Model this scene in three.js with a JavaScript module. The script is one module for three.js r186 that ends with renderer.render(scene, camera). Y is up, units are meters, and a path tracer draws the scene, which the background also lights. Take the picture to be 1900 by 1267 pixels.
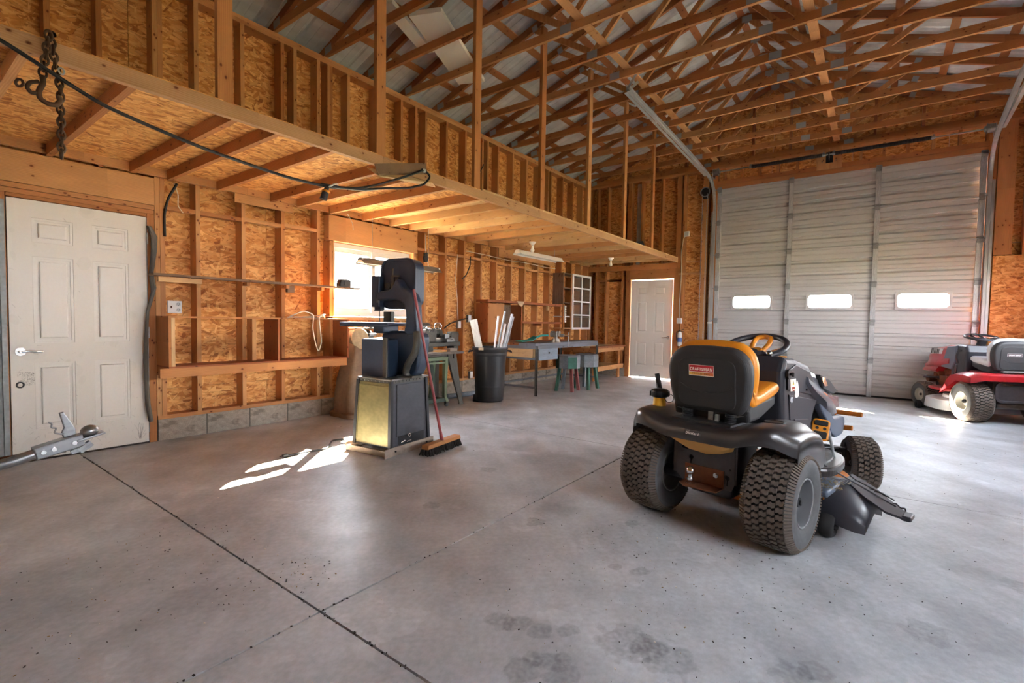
import * as THREE from 'three';
import { mergeGeometries, toCreasedNormals } from 'three/addons/utils/BufferGeometryUtils.js';
import { RoundedBoxGeometry } from 'three/addons/geometries/RoundedBoxGeometry.js';
import { RectAreaLightUniformsLib } from 'three/addons/lights/RectAreaLightUniformsLib.js';
import { ImprovedNoise } from 'three/addons/math/ImprovedNoise.js';

// ------------------------------------------------------------ camera, sky, sun, exposure
const scene = new THREE.Scene();
const D2R = Math.PI / 180;
const camera = new THREE.PerspectiveCamera(2 * Math.atan(633.5 / 902.55) / D2R, 1900 / 1267, 0.05, 200);
camera.position.set(5.3013, 1.1725, 3.3315);
camera.rotation.set(-2.4246 * D2R, 36.7363 * D2R, 0.946 * D2R, 'YXZ');

const sunFrom = new THREE.Vector3(-0.966, 1, -1.096).normalize();
// bright hazy sky: pale at the horizon, soft blue overhead, the same all round
{
  const w = 64, h = 64, a = new Float32Array(w * h * 4);
  for (let y = 0; y < h; y++) for (let x = 0; x < w; x++) {
    const e = Math.max(0, ((y + 0.5) / h - 0.5) * 2), t = Math.pow(e, 0.6), k = (y * w + x) * 4;
    a[k] = 1.0 - 0.42 * t; a[k + 1] = 1.0 - 0.30 * t; a[k + 2] = 1.0 - 0.10 * t; a[k + 3] = 1;
  }
  const t = new THREE.DataTexture(a, w, h, THREE.RGBAFormat, THREE.FloatType);
  t.mapping = THREE.EquirectangularReflectionMapping; t.magFilter = t.minFilter = THREE.LinearFilter; t.needsUpdate = true;
  scene.background = t;
  scene.backgroundIntensity = 7;
}

const sun = new THREE.DirectionalLight(0xfff0d8, 70);
sun.position.copy(sunFrom).multiplyScalar(30).add(new THREE.Vector3(3.7, 0, -1));
sun.target.position.set(3.7, 0, -1);
sun.castShadow = true;
sun.shadow.mapSize.set(4096, 4096);
Object.assign(sun.shadow.camera, { left: -12, right: 12, top: 12, bottom: -12, near: 1, far: 70 });
sun.name = 'sun';
scene.add(sun, sun.target);

const renderer = new THREE.WebGLRenderer({ antialias: true });
renderer.toneMapping = THREE.LinearToneMapping;
renderer.toneMappingExposure = 7.5;
renderer.shadowMap.enabled = true;
RectAreaLightUniformsLib.init();

// ------------------------------------------------------------ helpers
let seed = 12345;
const rnd = () => { seed = (seed * 1664525 + 1013904223) >>> 0; return seed / 4294967296; };
const rr = (a, b) => a + (b - a) * rnd();
const V = (x, y, z) => new THREE.Vector3(x, y, z);
const noise = new ImprovedNoise();
const fbm = (x, y, z, n = 4) => { let s = 0, a = 1, t = 0; for (let i = 0; i < n; i++) { s += a * noise.noise(x, y, z + i * 7.3); t += a; a *= 0.5; x *= 2.03; y *= 2.03; } return s / t; };

const used = new Map();
function numbered(name) { const n = used.get(name) ?? 0; used.set(name, n + 1); return n ? name + '_' + String(n).padStart(3, '0') : name; }
function clean(g) {
  let o = g.index ? g.toNonIndexed() : g;
  for (const k of Object.keys(o.attributes)) if (!['position', 'normal', 'uv'].includes(k)) o.deleteAttribute(k);
  if (!o.attributes.normal) o.computeVertexNormals();
  if (!o.attributes.uv) o.setAttribute('uv', new THREE.BufferAttribute(new Float32Array(o.attributes.position.count * 2), 2));
  return o;
}
const merge = (gs) => { const l = gs.flat(9).filter(Boolean).map(clean); return l.length === 1 ? l[0] : mergeGeometries(l); };
function put(parent, name, geo, mat, pos, rot, label) {
  const m = new THREE.Mesh(Array.isArray(geo) ? merge(geo) : geo, mat);
  m.name = parent === scene ? numbered(name) : name;
  if (pos) m.position.set(...pos);
  if (rot) m.rotation.set(...rot);
  m.castShadow = m.receiveShadow = true;
  if (label) m.userData.label = label;
  parent.add(m);
  return m;
}
function grp(parent, name, pos, rot) { const g = new THREE.Group(); g.name = parent === scene ? numbered(name) : name; if (pos) g.position.set(...pos); if (rot) g.rotation.set(...rot); parent.add(g); return g; }
function tag(o, label, category, group) { o.userData.label = label; o.userData.category = category; if (group) o.userData.group = group; return o; }
function thing(name, label, category, pos, rotY = 0, group) { return tag(grp(scene, name, pos, [0, rotY * D2R, 0]), label, category, group); }
function struct(name, label) { const g = grp(scene, name); g.userData.kind = 'structure'; if (label) g.userData.label = label; return g; }
// transform a geometry copy
function T(g, p, r, s) { const m = new THREE.Matrix4().compose(V(...(p ?? [0, 0, 0])), new THREE.Quaternion().setFromEuler(new THREE.Euler(...(r ?? [0, 0, 0]))), V(...(s ?? [1, 1, 1]))); const c = g.clone(); c.applyMatrix4(m); return c; }

// box with uv in metres; u runs along the longest side
const boxes = new Map();
function bx(dx, dy, dz, vr = 0) {
  const key = [dx, dy, dz].map((v) => v.toFixed(4)).join() + vr;
  if (boxes.has(key)) return boxes.get(key);
  const g = new THREE.BoxGeometry(dx, dy, dz), d = [dx, dy, dz], L = d.indexOf(Math.max(...d));
  const p = g.attributes.position, n = g.attributes.normal, uv = g.attributes.uv, ou = vr * 0.377, ov = vr * 0.213;
  for (let i = 0; i < p.count; i++) {
    const a = [0, 1, 2].filter((k) => Math.abs(n.getComponent(i, k)) < 0.5);
    const u = a.includes(L) ? L : a[0], v = a.find((k) => k !== u);
    const f = [0, 1, 2].find((k) => Math.abs(n.getComponent(i, k)) > 0.5);
    uv.setXY(i, p.getComponent(i, u) + ou, p.getComponent(i, v) + ov + f * 0.11 + (n.getComponent(i, f) > 0 ? 0.05 : 0));
  }
  boxes.set(key, g);
  return g;
}
const rb = (dx, dy, dz, r = 0.01, seg = 2) => new RoundedBoxGeometry(dx, dy, dz, seg, Math.min(r, dx / 2.01, dy / 2.01, dz / 2.01));
const B = (dx, dy, dz, x = 0, y = 0, z = 0, r) => T(bx(dx, dy, dz), [x, y, z], r);
const RB = (dx, dy, dz, x = 0, y = 0, z = 0, rad = 0.01, r) => T(rb(dx, dy, dz, rad), [x, y, z], r);
// box between corners
const span = (a, b, vr) => T(bx(b[0] - a[0], b[1] - a[1], b[2] - a[2], vr), [(a[0] + b[0]) / 2, (a[1] + b[1]) / 2, (a[2] + b[2]) / 2]);
const cyl = (r0, r1, h, seg = 20) => new THREE.CylinderGeometry(r0, r1, h, seg);
const CY = (r0, r1, h, x, y, z, rot, seg = 20) => T(cyl(r0, r1, h, seg), [x, y, z], rot);
const sph = (r, x = 0, y = 0, z = 0, s) => T(new THREE.SphereGeometry(r, 16, 12), [x, y, z], null, s);
const lathe = (pts, seg = 28) => new THREE.LatheGeometry(pts.map(([x, y]) => new THREE.Vector2(x, y)), seg);
const tor = (R, r, a = 10, b = 40) => new THREE.TorusGeometry(R, r, a, b);
function tube(pts, r, seg, rad = 8, closed = false) { return new THREE.TubeGeometry(new THREE.CatmullRomCurve3(pts.map((p) => V(...p)), closed, 'catmullrom', 0.3), seg ?? pts.length * 6, r, rad, closed); }
// straight bar with a round or square section between two points
function bar(a, b, w, h = w, roll = 0) {
  const A = V(...a), Bv = V(...b), d = Bv.clone().sub(A), l = d.length();
  const q = new THREE.Quaternion().setFromUnitVectors(V(1, 0, 0), d.normalize());
  if (roll) q.multiply(new THREE.Quaternion().setFromAxisAngle(V(1, 0, 0), roll));
  const c = bx(l, h, w).clone();
  c.applyMatrix4(new THREE.Matrix4().compose(A.add(Bv).multiplyScalar(0.5), q, V(1, 1, 1)));
  return c;
}
function rod(a, b, r, r2 = r, seg = 12) {
  const A = V(...a), Bv = V(...b), d = Bv.clone().sub(A), l = d.length();
  const q = new THREE.Quaternion().setFromUnitVectors(V(0, 1, 0), d.normalize());
  const c = cyl(r2, r, l, seg);
  c.applyMatrix4(new THREE.Matrix4().compose(A.add(Bv).multiplyScalar(0.5), q, V(1, 1, 1)));
  return c;
}
const shape = (pts) => new THREE.Shape(pts.map(([x, y]) => new THREE.Vector2(x, y)));
// outline in x,y pushed along z (centred), with a bevel
function ext(pts, depth, bevel = 0, holes = [], seg = 2) {
  const s = pts instanceof THREE.Shape ? pts : shape(pts);
  for (const h of holes) s.holes.push(h instanceof THREE.Path ? h : new THREE.Path(h.map(([x, y]) => new THREE.Vector2(x, y))));
  const g = new THREE.ExtrudeGeometry(s, { depth: depth - 2 * bevel, bevelEnabled: bevel > 0, bevelThickness: bevel, bevelSize: bevel, bevelOffset: -bevel, bevelSegments: seg, curveSegments: 16 });
  g.translate(0, 0, -(depth - 2 * bevel) / 2);
  return g;
}
function rrect(w, h, r, cx = 0, cy = 0) {
  const s = new THREE.Shape(), x = cx - w / 2, y = cy - h / 2;
  s.moveTo(x + r, y); s.lineTo(x + w - r, y); s.absarc(x + w - r, y + r, r, -Math.PI / 2, 0); s.lineTo(x + w, y + h - r); s.absarc(x + w - r, y + h - r, r, 0, Math.PI / 2);
  s.lineTo(x + r, y + h); s.absarc(x + r, y + h - r, r, Math.PI / 2, Math.PI); s.lineTo(x, y + r); s.absarc(x + r, y + r, r, Math.PI, 1.5 * Math.PI);
  return s;
}
// smooth closed outline through points
function smooth(pts, n = 48, closed = true) { return new THREE.CatmullRomCurve3(pts.map(([x, y]) => V(x, y, 0)), closed, 'catmullrom', 0.5).getPoints(n).map((p) => [p.x, p.y]).slice(0, closed ? n : n + 1); }
// surface through rows of points; closed rings or open strips; optional caps; creased normals
function loft(rows, { ring = true, cap = true, crease = 0.6 } = {}) {
  const pos = [], uv = [], n = rows[0].length, m = rows.length;
  const tri = (a, b, c, ua, ub, uc) => { pos.push(...a, ...b, ...c); uv.push(...ua, ...ub, ...uc); };
  for (let i = 0; i + 1 < m; i++) for (let j = 0; j < (ring ? n : n - 1); j++) {
    const k = (j + 1) % n, a = rows[i][j], b = rows[i][k], c = rows[i + 1][k], d = rows[i + 1][j];
    tri(a, b, c, [j / n, i / m], [(j + 1) / n, i / m], [(j + 1) / n, (i + 1) / m]);
    tri(a, c, d, [j / n, i / m], [(j + 1) / n, (i + 1) / m], [j / n, (i + 1) / m]);
  }
  if (ring && cap) for (const [row, flip] of [[rows[0], true], [rows[m - 1], false]]) {
    const c = [0, 1, 2].map((k) => row.reduce((s, p) => s + p[k], 0) / n);
    for (let j = 0; j < n; j++) { const a = row[j], b = row[(j + 1) % n]; flip ? tri(c, b, a, [0, 0], [0, 1], [1, 0]) : tri(c, a, b, [0, 0], [1, 0], [0, 1]); }
  }
  const g = new THREE.BufferGeometry();
  g.setAttribute('position', new THREE.Float32BufferAttribute(pos, 3));
  g.setAttribute('uv', new THREE.Float32BufferAttribute(uv, 2));
  g.computeVertexNormals();
  return toCreasedNormals(g, crease);
}
// thin sheet of given thickness from a grid of points (moved along the given offset)
function sheet(rows, off, crease = 0.6) {
  const top = rows, bot = rows.map((r) => r.map((p) => [p[0] + off[0], p[1] + off[1], p[2] + off[2]]));
  return loft(top.map((r, i) => [...r, ...bot[i].slice().reverse()]), { crease });
}

// ------------------------------------------------------------ procedural textures
function dataTex(w, h, f, srgb = true) {
  const a = new Uint8Array(w * h * 4);
  for (let y = 0; y < h; y++) for (let x = 0; x < w; x++) { const c = f(x / w, y / h, x, y), i = (y * w + x) * 4; a[i] = c[0]; a[i + 1] = c[1]; a[i + 2] = c[2]; a[i + 3] = 255; }
  const t = new THREE.DataTexture(a, w, h, THREE.RGBAFormat);
  t.wrapS = t.wrapT = THREE.RepeatWrapping; t.magFilter = THREE.LinearFilter; t.minFilter = THREE.LinearMipmapLinearFilter; t.generateMipmaps = true;
  if (srgb) t.colorSpace = THREE.SRGBColorSpace;
  t.needsUpdate = true;
  return t;
}
function canvasTex(w, h, draw, wrap = true) {
  const c = document.createElement('canvas'); c.width = w; c.height = h;
  draw(c.getContext('2d'), w, h);
  const t = new THREE.CanvasTexture(c); t.colorSpace = THREE.SRGBColorSpace; if (wrap) t.wrapS = t.wrapT = THREE.RepeatWrapping; t.anisotropy = 8;
  return t;
}
const clamp = (v, a = 0, b = 255) => Math.min(b, Math.max(a, v));
// pine lumber: grain along u, knots, saw marks (u 1.6 m, v 0.5 m)
const knots = Array.from({ length: 22 }, () => [rnd(), rnd(), rr(0.004, 0.011)]);
const woodTex = dataTex(1024, 512, (u, v) => {
  let w = v * 0.5, l = u * 1.6, dark = 0;
  for (const [ku, kv, kr] of knots) {
    let du = Math.abs(u - ku); du = Math.min(du, 1 - du) * 1.6; let dv = v - kv; dv -= Math.round(dv); dv *= 0.5;
    const d = Math.hypot(du * 0.7, dv);
    if (d < 0.07) { w += Math.sign(dv || 1) * kr * Math.exp(-d / 0.025) * 0.9; if (d < kr) dark = Math.max(dark, 1 - (d / kr) ** 2); dark = Math.max(dark, 0.25 * Math.exp(-d / (kr * 1.4))); }
  }
  const wob = noise.noise(l * 1.3, 3.1, w * 9) * 0.012;
  const ring = 0.5 + 0.5 * Math.sin((w + wob) * 620 + 5 * noise.noise(l * 0.5, w * 14, 9.2));
  const fine = noise.noise(l * 9, w * 900, 1.7);
  const coarse = fbm(l * 1.4, w * 6, 4.4, 3);
  const t = 0.86 + 0.05 * ring + 0.05 * fine + 0.13 * coarse;
  const k = dark * 0.62;
  return [clamp(255 * t * (1 - k * 0.75)), clamp(250 * t * (1 - k) - 8 * (1 - ring)), clamp(243 * t * (1 - k * 1.15) - 14 * (1 - ring))];
});
woodTex.repeat.set(1 / 1.6, 1 / 0.5);
const osbTex = canvasTex(1024, 1024, (g, W, H) => {
  g.fillStyle = '#c08a52'; g.fillRect(0, 0, W, H);
  const pal = ['#efcf98', '#e4bc82', '#dcae70', '#d0a062', '#e0b67a', '#c69352', '#ebc78e', '#b98246', '#d8b27a', '#9c6837'];
  for (let i = 0; i < 5200; i++) {
    const x = rnd() * W, y = rnd() * H, L = rr(26, 95), w = rr(7, 24), a = rnd() < 0.75 ? rr(-0.5, 0.5) : rr(-1.6, 1.6);
    g.fillStyle = pal[Math.floor(rnd() ** 1.5 * pal.length)]; g.globalAlpha = rr(0.55, 1);
    for (const ox of [0, -W, W]) for (const oy of [0, -H, H]) {
      const X = x + ox, Y = y + oy; if (X < -110 || X > W + 110 || Y < -110 || Y > H + 110) continue;
      g.save(); g.translate(X, Y); g.rotate(a); g.beginPath();
      g.moveTo(-L / 2, -w * 0.4); g.lineTo(-L * 0.1, -w / 2); g.lineTo(L / 2, -w * 0.25); g.lineTo(L * 0.42, w * 0.4); g.lineTo(-L * 0.2, w / 2); g.closePath(); g.fill();
      if (i % 3 === 0) { g.strokeStyle = 'rgba(80,42,14,0.55)'; g.lineWidth = 1.3; g.beginPath(); g.moveTo(L * 0.42, w * 0.4); g.lineTo(-L * 0.2, w / 2); g.lineTo(-L / 2, -w * 0.4); g.stroke(); }
      g.restore();
    }
  }
  g.globalAlpha = 1;
});
osbTex.repeat.set(1 / 1.75, 1 / 1.75);
const osbBump = osbTex;
// concrete slab: whole floor in one map, x -0.2..7.6, z -7..5.8
const FX0 = -0.2, FX1 = 7.6, FZ0 = -7, FZ1 = 5.8;
const stains = [[4.229, 1.829, .05], [4.322, 1.819, .04], [4.401, 1.744, .035], [4.39, 1.961, .03], [4.438, 1.933, .045], [4.476, 1.893, .03], [4.383, 2.026, .05], [4.511, 1.957, .05], [4.459, 1.151, .04], [4.681, 1.653, .06], [4.763, 1.661, .08], [4.60, 1.68, .09], [5.121, 1.48, .06], [5.178, 1.42, .05], [4.194, .655, .04], [4.337, 1.184, .03], [4.169, 1.855, .05], [3.75, 1.0, .05], [5.5, .9, .07], [5.9, .2, .08], [2.9, .4, .06], [3.1, 1.2, .05]];
const FT = 2048, concreteTex = dataTex(FT, FT, (u, v, px, py) => {
  const x = FX0 + u * (FX1 - FX0), z = FZ0 + v * (FZ1 - FZ0);
  const big = fbm(x * 0.55, z * 0.55, 2.2, 3), mid = fbm(x * 2.6, z * 2.6, 8.1, 3), streak = fbm(x * 1.1 + z * 0.8, (z - x) * 7, 5.5, 3), fine = noise.noise(x * 45, z * 45, 3.3);
  const scr = fbm(x * 2 - z * 1.4, (x + z) * 26, 31.1, 2);
  let t = 0.80 + 0.11 * big + 0.16 * mid + 0.06 * streak + 0.05 * fine + 0.022 * scr;
  const sand = ((px * 7349 + py * 9151 + px * py * 31) % 97) / 97; t += (sand - 0.5) * 0.035;
  let warm = 0.5 + 0.5 * fbm(x * 0.9 + 4, z * 0.9, 6.6, 3);
  for (const [sx, sz, sr] of stains) { const d = Math.hypot(x - sx, z - sz) / (sr * (1 + 0.5 * noise.noise(x * 22, z * 22, sx))); if (d < 1) t *= 0.89 + 0.1 * noise.noise(x * 60, z * 60, 1); else if (d < 1.15) t *= 0.93; }
  const blot = fbm(x * 1.7, z * 1.7, 13.7, 4); if (blot > 0.22) t *= 1 - Math.min(0.10, (blot - 0.22) * 0.6);
  const pale = fbm(x * 3.1, z * 3.1, 21.7, 4); if (pale > 0.28) t *= 1.05;
  return [clamp(t * (235 + 4 * warm)), clamp(t * (235 + 1 * warm)), clamp(t * (235 - 4 * warm))];
});
concreteTex.wrapS = concreteTex.wrapT = THREE.ClampToEdgeWrapping;
const speckle = dataTex(512, 512, (u, v, x, y) => { const a = fbm(u * 24, v * 24, 1.2, 4), b = ((x * 7349 + y * 9151 + x * y * 13) % 101) / 101; const t = clamp(128 + a * 90 + (b - 0.5) * 50); return [t, t, t]; }, false);
const blotchTex = dataTex(512, 512, (u, v) => { const a = fbm(u * 7, v * 7, 4.2, 4), b = fbm(u * 40, v * 40, 2.2, 2); const t = clamp(232 + a * 40 + b * 22); return [t, t * 0.985, t * 0.96]; });
const streakTex = dataTex(512, 512, (u, v) => { const b = fbm(u * 5, v * 60, 2.2, 3), a = fbm(u * 6, v * 6, 7.7, 3); const t = clamp(226 + a * 34 + b * 30); return [t, t, t]; });

// painted steel door: print-free white with scuffs, greasy specks by the lock (u 0.89 m, v 2.04 m, centred)
const scuffTex = canvasTex(512, 1024, (g, W, H) => {
  g.fillStyle = '#fbfaf8'; g.fillRect(0, 0, W, H);
  const X = (x) => (x / 0.89 + 0.5) * W, Y = (y) => H - (y / 2.04) * H;
  for (let i = 0; i < 900; i++) { const a = rnd() ** 0.7, x = -0.40 + a * 0.2 + rr(-0.02, 0.02), y = 0.70 - rnd() ** 1.4 * 0.1 - 0.02 * a; g.fillStyle = 'rgba(60,54,48,' + rr(0.1, 0.45) * (1 - a * 0.7) + ')'; g.fillRect(X(x), Y(y), rr(1, 3), rr(1, 3)); }
  for (let i = 0; i < 260; i++) { const x = rr(-0.44, 0.44), y = rnd() < 0.6 ? rnd() ** 2 * 0.35 : rr(0, 2.04); g.strokeStyle = 'rgba(90,82,74,' + rr(0.04, 0.22) + ')'; g.lineWidth = rr(0.6, 2.2); g.beginPath(); g.moveTo(X(x), Y(y)); g.lineTo(X(x + rr(-0.03, 0.03)), Y(y + rr(-0.03, 0.03))); g.stroke(); }
  for (let i = 0; i < 16; i++) { const x = 0.38 + rr(-0.03, 0.03), y = rr(0.02, 0.16); g.strokeStyle = 'rgba(40,34,30,0.35)'; g.lineWidth = 1; g.beginPath(); g.moveTo(X(0.37), Y(0.04)); g.quadraticCurveTo(X(x), Y(y), X(x + rr(-0.03, 0.03)), Y(y + 0.04)); g.stroke(); }
  for (let i = 0; i < 40; i++) { const x = rr(-0.44, 0.44), y = rr(0, 2.04), r = rr(6, 30); g.fillStyle = 'rgba(150,140,126,0.05)'; g.beginPath(); g.ellipse(X(x), Y(y), r, r * rr(0.4, 1.6), rr(0, 3), 0, 7); g.fill(); }
});
scuffTex.repeat.set(1 / 0.89, 1 / 2.04); scuffTex.offset.set(0.5, 0);
// block curb: grey with grime patches
const blockTex = dataTex(512, 256, (u, v) => { const a = fbm(u * 9, v * 5, 3.1, 4), b = fbm(u * 60, v * 30, 5.2, 2), c = fbm(u * 3 + 8, v * 2.5, 1.4, 3); let t = 212 + a * 34 + b * 34; if (c > 0.12) t *= 1 - Math.min(0.2, (c - 0.12) * 0.9); t = clamp(t); return [t, t * 0.97, t * 0.93]; });

// ------------------------------------------------------------ materials
const std = (o) => new THREE.MeshStandardMaterial(o);
const phy = (o) => new THREE.MeshPhysicalMaterial(o);
const wood = (hex, rough = 0.75) => std({ color: hex, map: woodTex, roughness: rough });
const W = [wood(0xd59b66), wood(0xcc8f58), wood(0xdca872), wood(0xc3854f)];
const WL = [wood(0xe8c696), wood(0xe0ba88), wood(0xecce9f)];
const WD = [wood(0xb67849), wood(0xaa6c40), wood(0xbd8252)];
const pick = (a) => a[Math.floor(rnd() * a.length)];
const M = {
  osb: std({ color: 0xf8dcc0, map: osbTex, roughness: 0.8, bumpMap: osbTex, bumpScale: 0.0012 }),
  osbLight: std({ color: 0xffe4bc, map: osbTex, roughness: 0.8, bumpMap: osbTex, bumpScale: 0.0012 }),
  concrete: std({ color: 0xedf2f8, map: concreteTex, roughness: 0.42, bumpMap: speckle, bumpScale: 0.0004 }),
  block: std({ color: 0xc4beb6, map: blockTex, roughness: 0.95, bumpMap: speckle, bumpScale: 0.002 }),
  mortar: std({ color: 0x6e6862, roughness: 1 }),
  soil: std({ color: 0x8c8a6c, map: blotchTex, roughness: 1 }),
  joint: std({ color: 0x2a211b, roughness: 1 }),
  roofMetal: std({ color: 0xe6e9ee, map: streakTex, roughness: 0.4, metalness: 0.15 }),
  galv: std({ color: 0xc6cacd, map: streakTex, roughness: 0.42, metalness: 0.45 }),
  galvDull: std({ color: 0x9aa0a4, map: blotchTex, roughness: 0.55, metalness: 0.6 }),
  doorSteel: std({ color: 0xb4b3b2, roughness: 0.45, metalness: 0.15 }),
  plate: std({ color: 0xa4a6a8, roughness: 0.55, metalness: 0.3 }),
  white: std({ color: 0xe9e7e2, roughness: 0.5 }),
  doorWhite: std({ color: 0xdcd8d0, roughness: 0.45 }),
  doorScuffed: std({ color: 0xdcd8d0, map: scuffTex, roughness: 0.45 }),
  tongue: std({ color: 0xaeb0b2, map: streakTex, roughness: 0.32, metalness: 0.85 }),
  darkBacking: std({ color: 0x2a221c, roughness: 1 }),
  vinyl: std({ color: 0xc4c5c2, roughness: 0.45 }),
  glass: phy({ color: 0xffffff, transmission: 1, thickness: 0, roughness: 0.02, ior: 1.45 }),
  chrome: std({ color: 0xd8d8d8, roughness: 0.18, metalness: 1 }),
  steel: std({ color: 0x9a9a98, map: streakTex, roughness: 0.35, metalness: 0.9 }),
  darkSteel: std({ color: 0x3a3a3c, roughness: 0.45, metalness: 0.6 }),
  black: std({ color: 0x17171a, roughness: 0.5 }),
  rubber: std({ color: 0x262423, roughness: 0.85 }),
  cable: std({ color: 0x141414, roughness: 0.45 }),
  rust: std({ color: 0x7a4a2e, map: blotchTex, roughness: 0.85, metalness: 0.3, bumpMap: speckle, bumpScale: 0.001 }),
  chain: std({ color: 0x5a4636, roughness: 0.6, metalness: 0.7 }),
  foam: std({ color: 0xf2ede4, roughness: 0.85 }),
  grime: std({ color: 0x3b342d, roughness: 0.9 }),
};
const lum = (p, name, x0, x1, y0, y1, z0, z1, mat) => put(p, name, bx(x1 - x0, y1 - y0, z1 - z0, Math.floor(rnd() * 4)), mat ?? pick(W), [(x0 + x1) / 2, (y0 + y1) / 2, (z0 + z1) / 2]);
// flat panel with rectangular openings, normal along axis 'x' or 'z'; a,b are the in-plane ranges (a horizontal, b vertical), holes [a0,a1,b0,b1]
function panelRects(a0, a1, b0, b1, holes) {
  const as = [...new Set([a0, a1, ...holes.flatMap((h) => [h[0], h[1]])].filter((v) => v >= a0 && v <= a1))].sort((p, q) => p - q);
  const bs = [...new Set([b0, b1, ...holes.flatMap((h) => [h[2], h[3]])].filter((v) => v >= b0 && v <= b1))].sort((p, q) => p - q);
  const out = [];
  for (let i = 0; i + 1 < as.length; i++) for (let j = 0; j + 1 < bs.length; j++) {
    const ca = (as[i] + as[i + 1]) / 2, cb = (bs[j] + bs[j + 1]) / 2;
    if (!holes.some((h) => ca > h[0] && ca < h[1] && cb > h[2] && cb < h[3])) out.push([as[i], as[i + 1], bs[j], bs[j + 1]]);
  }
  return out;
}
function panelGeo(axis, c, t, a0, a1, b0, b1, holes = [], vr = 0) {
  const gs = panelRects(a0, a1, b0, b1, holes).map(([p, q, r, s]) => (axis === 'x' ? span([c - t / 2, r, p], [c + t / 2, s, q], vr) : span([p, r, c - t / 2], [q, s, c + t / 2], vr)));
  if (!gs.length) return null;
  const g = merge(gs), P = g.attributes.position, U = g.attributes.uv;
  for (let i = 0; i < P.count; i++) U.setXY(i, (axis === 'x' ? P.getZ(i) : P.getX(i)) + vr * 0.37, P.getY(i) + vr * 0.71);
  return g;
}
// ------------------------------------------------------------ ground, floor
const RW = 7.35, ZF = -6.65, ZB = 5.5, HP = 4.16, HT = 4.236, XA = RW / 2, PITCH = 0.333;
const ground = struct('ground', 'sunlit gravel and grass around the building');
put(ground, 'gravel', bx(90, 0.2, 90), M.soil, [3.7, -0.26, -1]);
const floor = struct('floor', 'grey concrete slab floor with saw cut joints');
put(floor, 'slab_bed', span([-0.16, -0.15, ZF - 0.2], [RW + 0.16, -0.07, ZB + 0.16]), M.joint);
for (const [x0, x1] of [[-0.16, 3.5645], [3.5745, RW + 0.16]]) for (const [z0, z1] of [[ZF - 0.2, -0.934], [-0.926, 2.255], [2.265, ZB + 0.16]]) {
  const g = span([x0, -0.07, z0], [x1, 0, z1]).clone(), P = g.attributes.position, U = g.attributes.uv;
  for (let i = 0; i < P.count; i++) U.setXY(i, (P.getX(i) - FX0) / (FX1 - FX0), (P.getZ(i) - FZ0) / (FZ1 - FZ0));
  put(floor, 'slab', g, M.concrete);
}
// ------------------------------------------------------------ left wall
const wl = struct('wall_left', 'open stud wall with strand board sheathing on a block curb');
const doorZ0 = 1.766, doorZ1 = 2.654, winZ0 = -1.41, winZ1 = -0.11, winY0 = 1.19, winY1 = 2.11;
const holesL = [[doorZ0 - 0.03, doorZ1 + 0.03, -1, 2.08], [winZ0, winZ1, winY0, winY1]];
{
  let row = 0;
  for (const [y0, y1] of [[0.0, 0.466], [0.469, 1.727], [1.73, 2.947], [2.95, 4.24]]) {
    let z = ZB - (row % 2 ? 1.22 : 0); if (row % 2) { const g = panelGeo('x', -0.146, 0.012, z, ZB, y0, y1, holesL, row); if (g) put(wl, 'sheathing_panel', g, M.osb); }
    for (let i = 0; z > ZF - 0.15; i++, z -= 2.44) { const g = panelGeo('x', -0.146, 0.012, Math.max(z - 2.436, ZF - 0.15), z, y0, y1, holesL, row * 3 + (i % 3)); if (g) put(wl, 'sheathing_panel', g, M.osb); }
    row++;
  }
  put(wl, 'dark_backing', panelGeo('x', -0.1545, 0.003, ZF - 0.16, ZB + 0.1, -0.1, 4.3, holesL), M.darkBacking);  // dark sheet added behind the sheathing to darken its seams
  put(wl, 'siding', panelGeo('x', -0.172, 0.03, ZF - 0.16, ZB + 0.1, -0.1, 4.3, holesL), M.roofMetal);
}
put(wl, 'block_mortar', [span([-0.14, 0, -6.65], [-0.006, 0.198, 1.70])], M.mortar);
for (let z = 1.70; z > -6.6; z -= 0.415) { const z0 = Math.max(z - 0.407, -6.64); if (z - z0 > 0.05) put(wl, 'concrete_block', rb(0.13, 0.2, z - z0, 0.006, 1), M.block, [-0.062, 0.1, (z + z0) / 2]); }
for (const [a, b] of [[1.70, -0.6], [-0.605, -3.9], [-3.905, -6.65]]) lum(wl, 'sill_plate', -0.14, 0, 0.2, 0.236, b, a, pick(W));
const stud = (z, y0 = 0.236, y1 = HP, m) => lum(wl, 'stud', -0.14, 0, y0, y1, z - 0.019, z + 0.019, m);
for (const z of [1.685, 1.645, 1.35, 0.925, 0.505, 0.075, -1.62, -2.045, -2.47, -2.885, -3.30, -3.725, -4.15, -4.58, -5.01, -5.45, -5.88, -6.30, -6.63, 2.80, 3.15, 3.55, 4.0, 4.4, 4.8, 5.2]) stud(z);
for (const z of [-0.09, -1.43]) { stud(z, 0.236, winY0 - 0.04); stud(z, winY0, 2.1); stud(z, 2.42, HP); }
for (const z of [-0.33, -0.75, -1.17]) { stud(z, 0.236, winY0 - 0.04); stud(z, 2.42, HP); }
for (const z of [2.08, 2.40]) stud(z, 2.42, HP);
for (const z of [-0.06, 0.36, -3.02, -4.9]) stud(z, 2.55, HP);
lum(wl, 'window_header', -0.10, 0.0, 2.11, 2.41, winZ0 - 0.055, winZ1 + 0.05, W[2]);
lum(wl, 'rough_sill', -0.14, 0.005, winY0 - 0.04, winY0 - 0.003, winZ0, winZ1, W[2]);
lum(wl, 'door_header', -0.12, 0.0, 2.17, 2.412, 1.7055, 3.13, W[2]);
lum(wl, 'door_header_plate', -0.12, -0.004, 2.128, 2.166, 1.7055, 3.13, W[0]);
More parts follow.
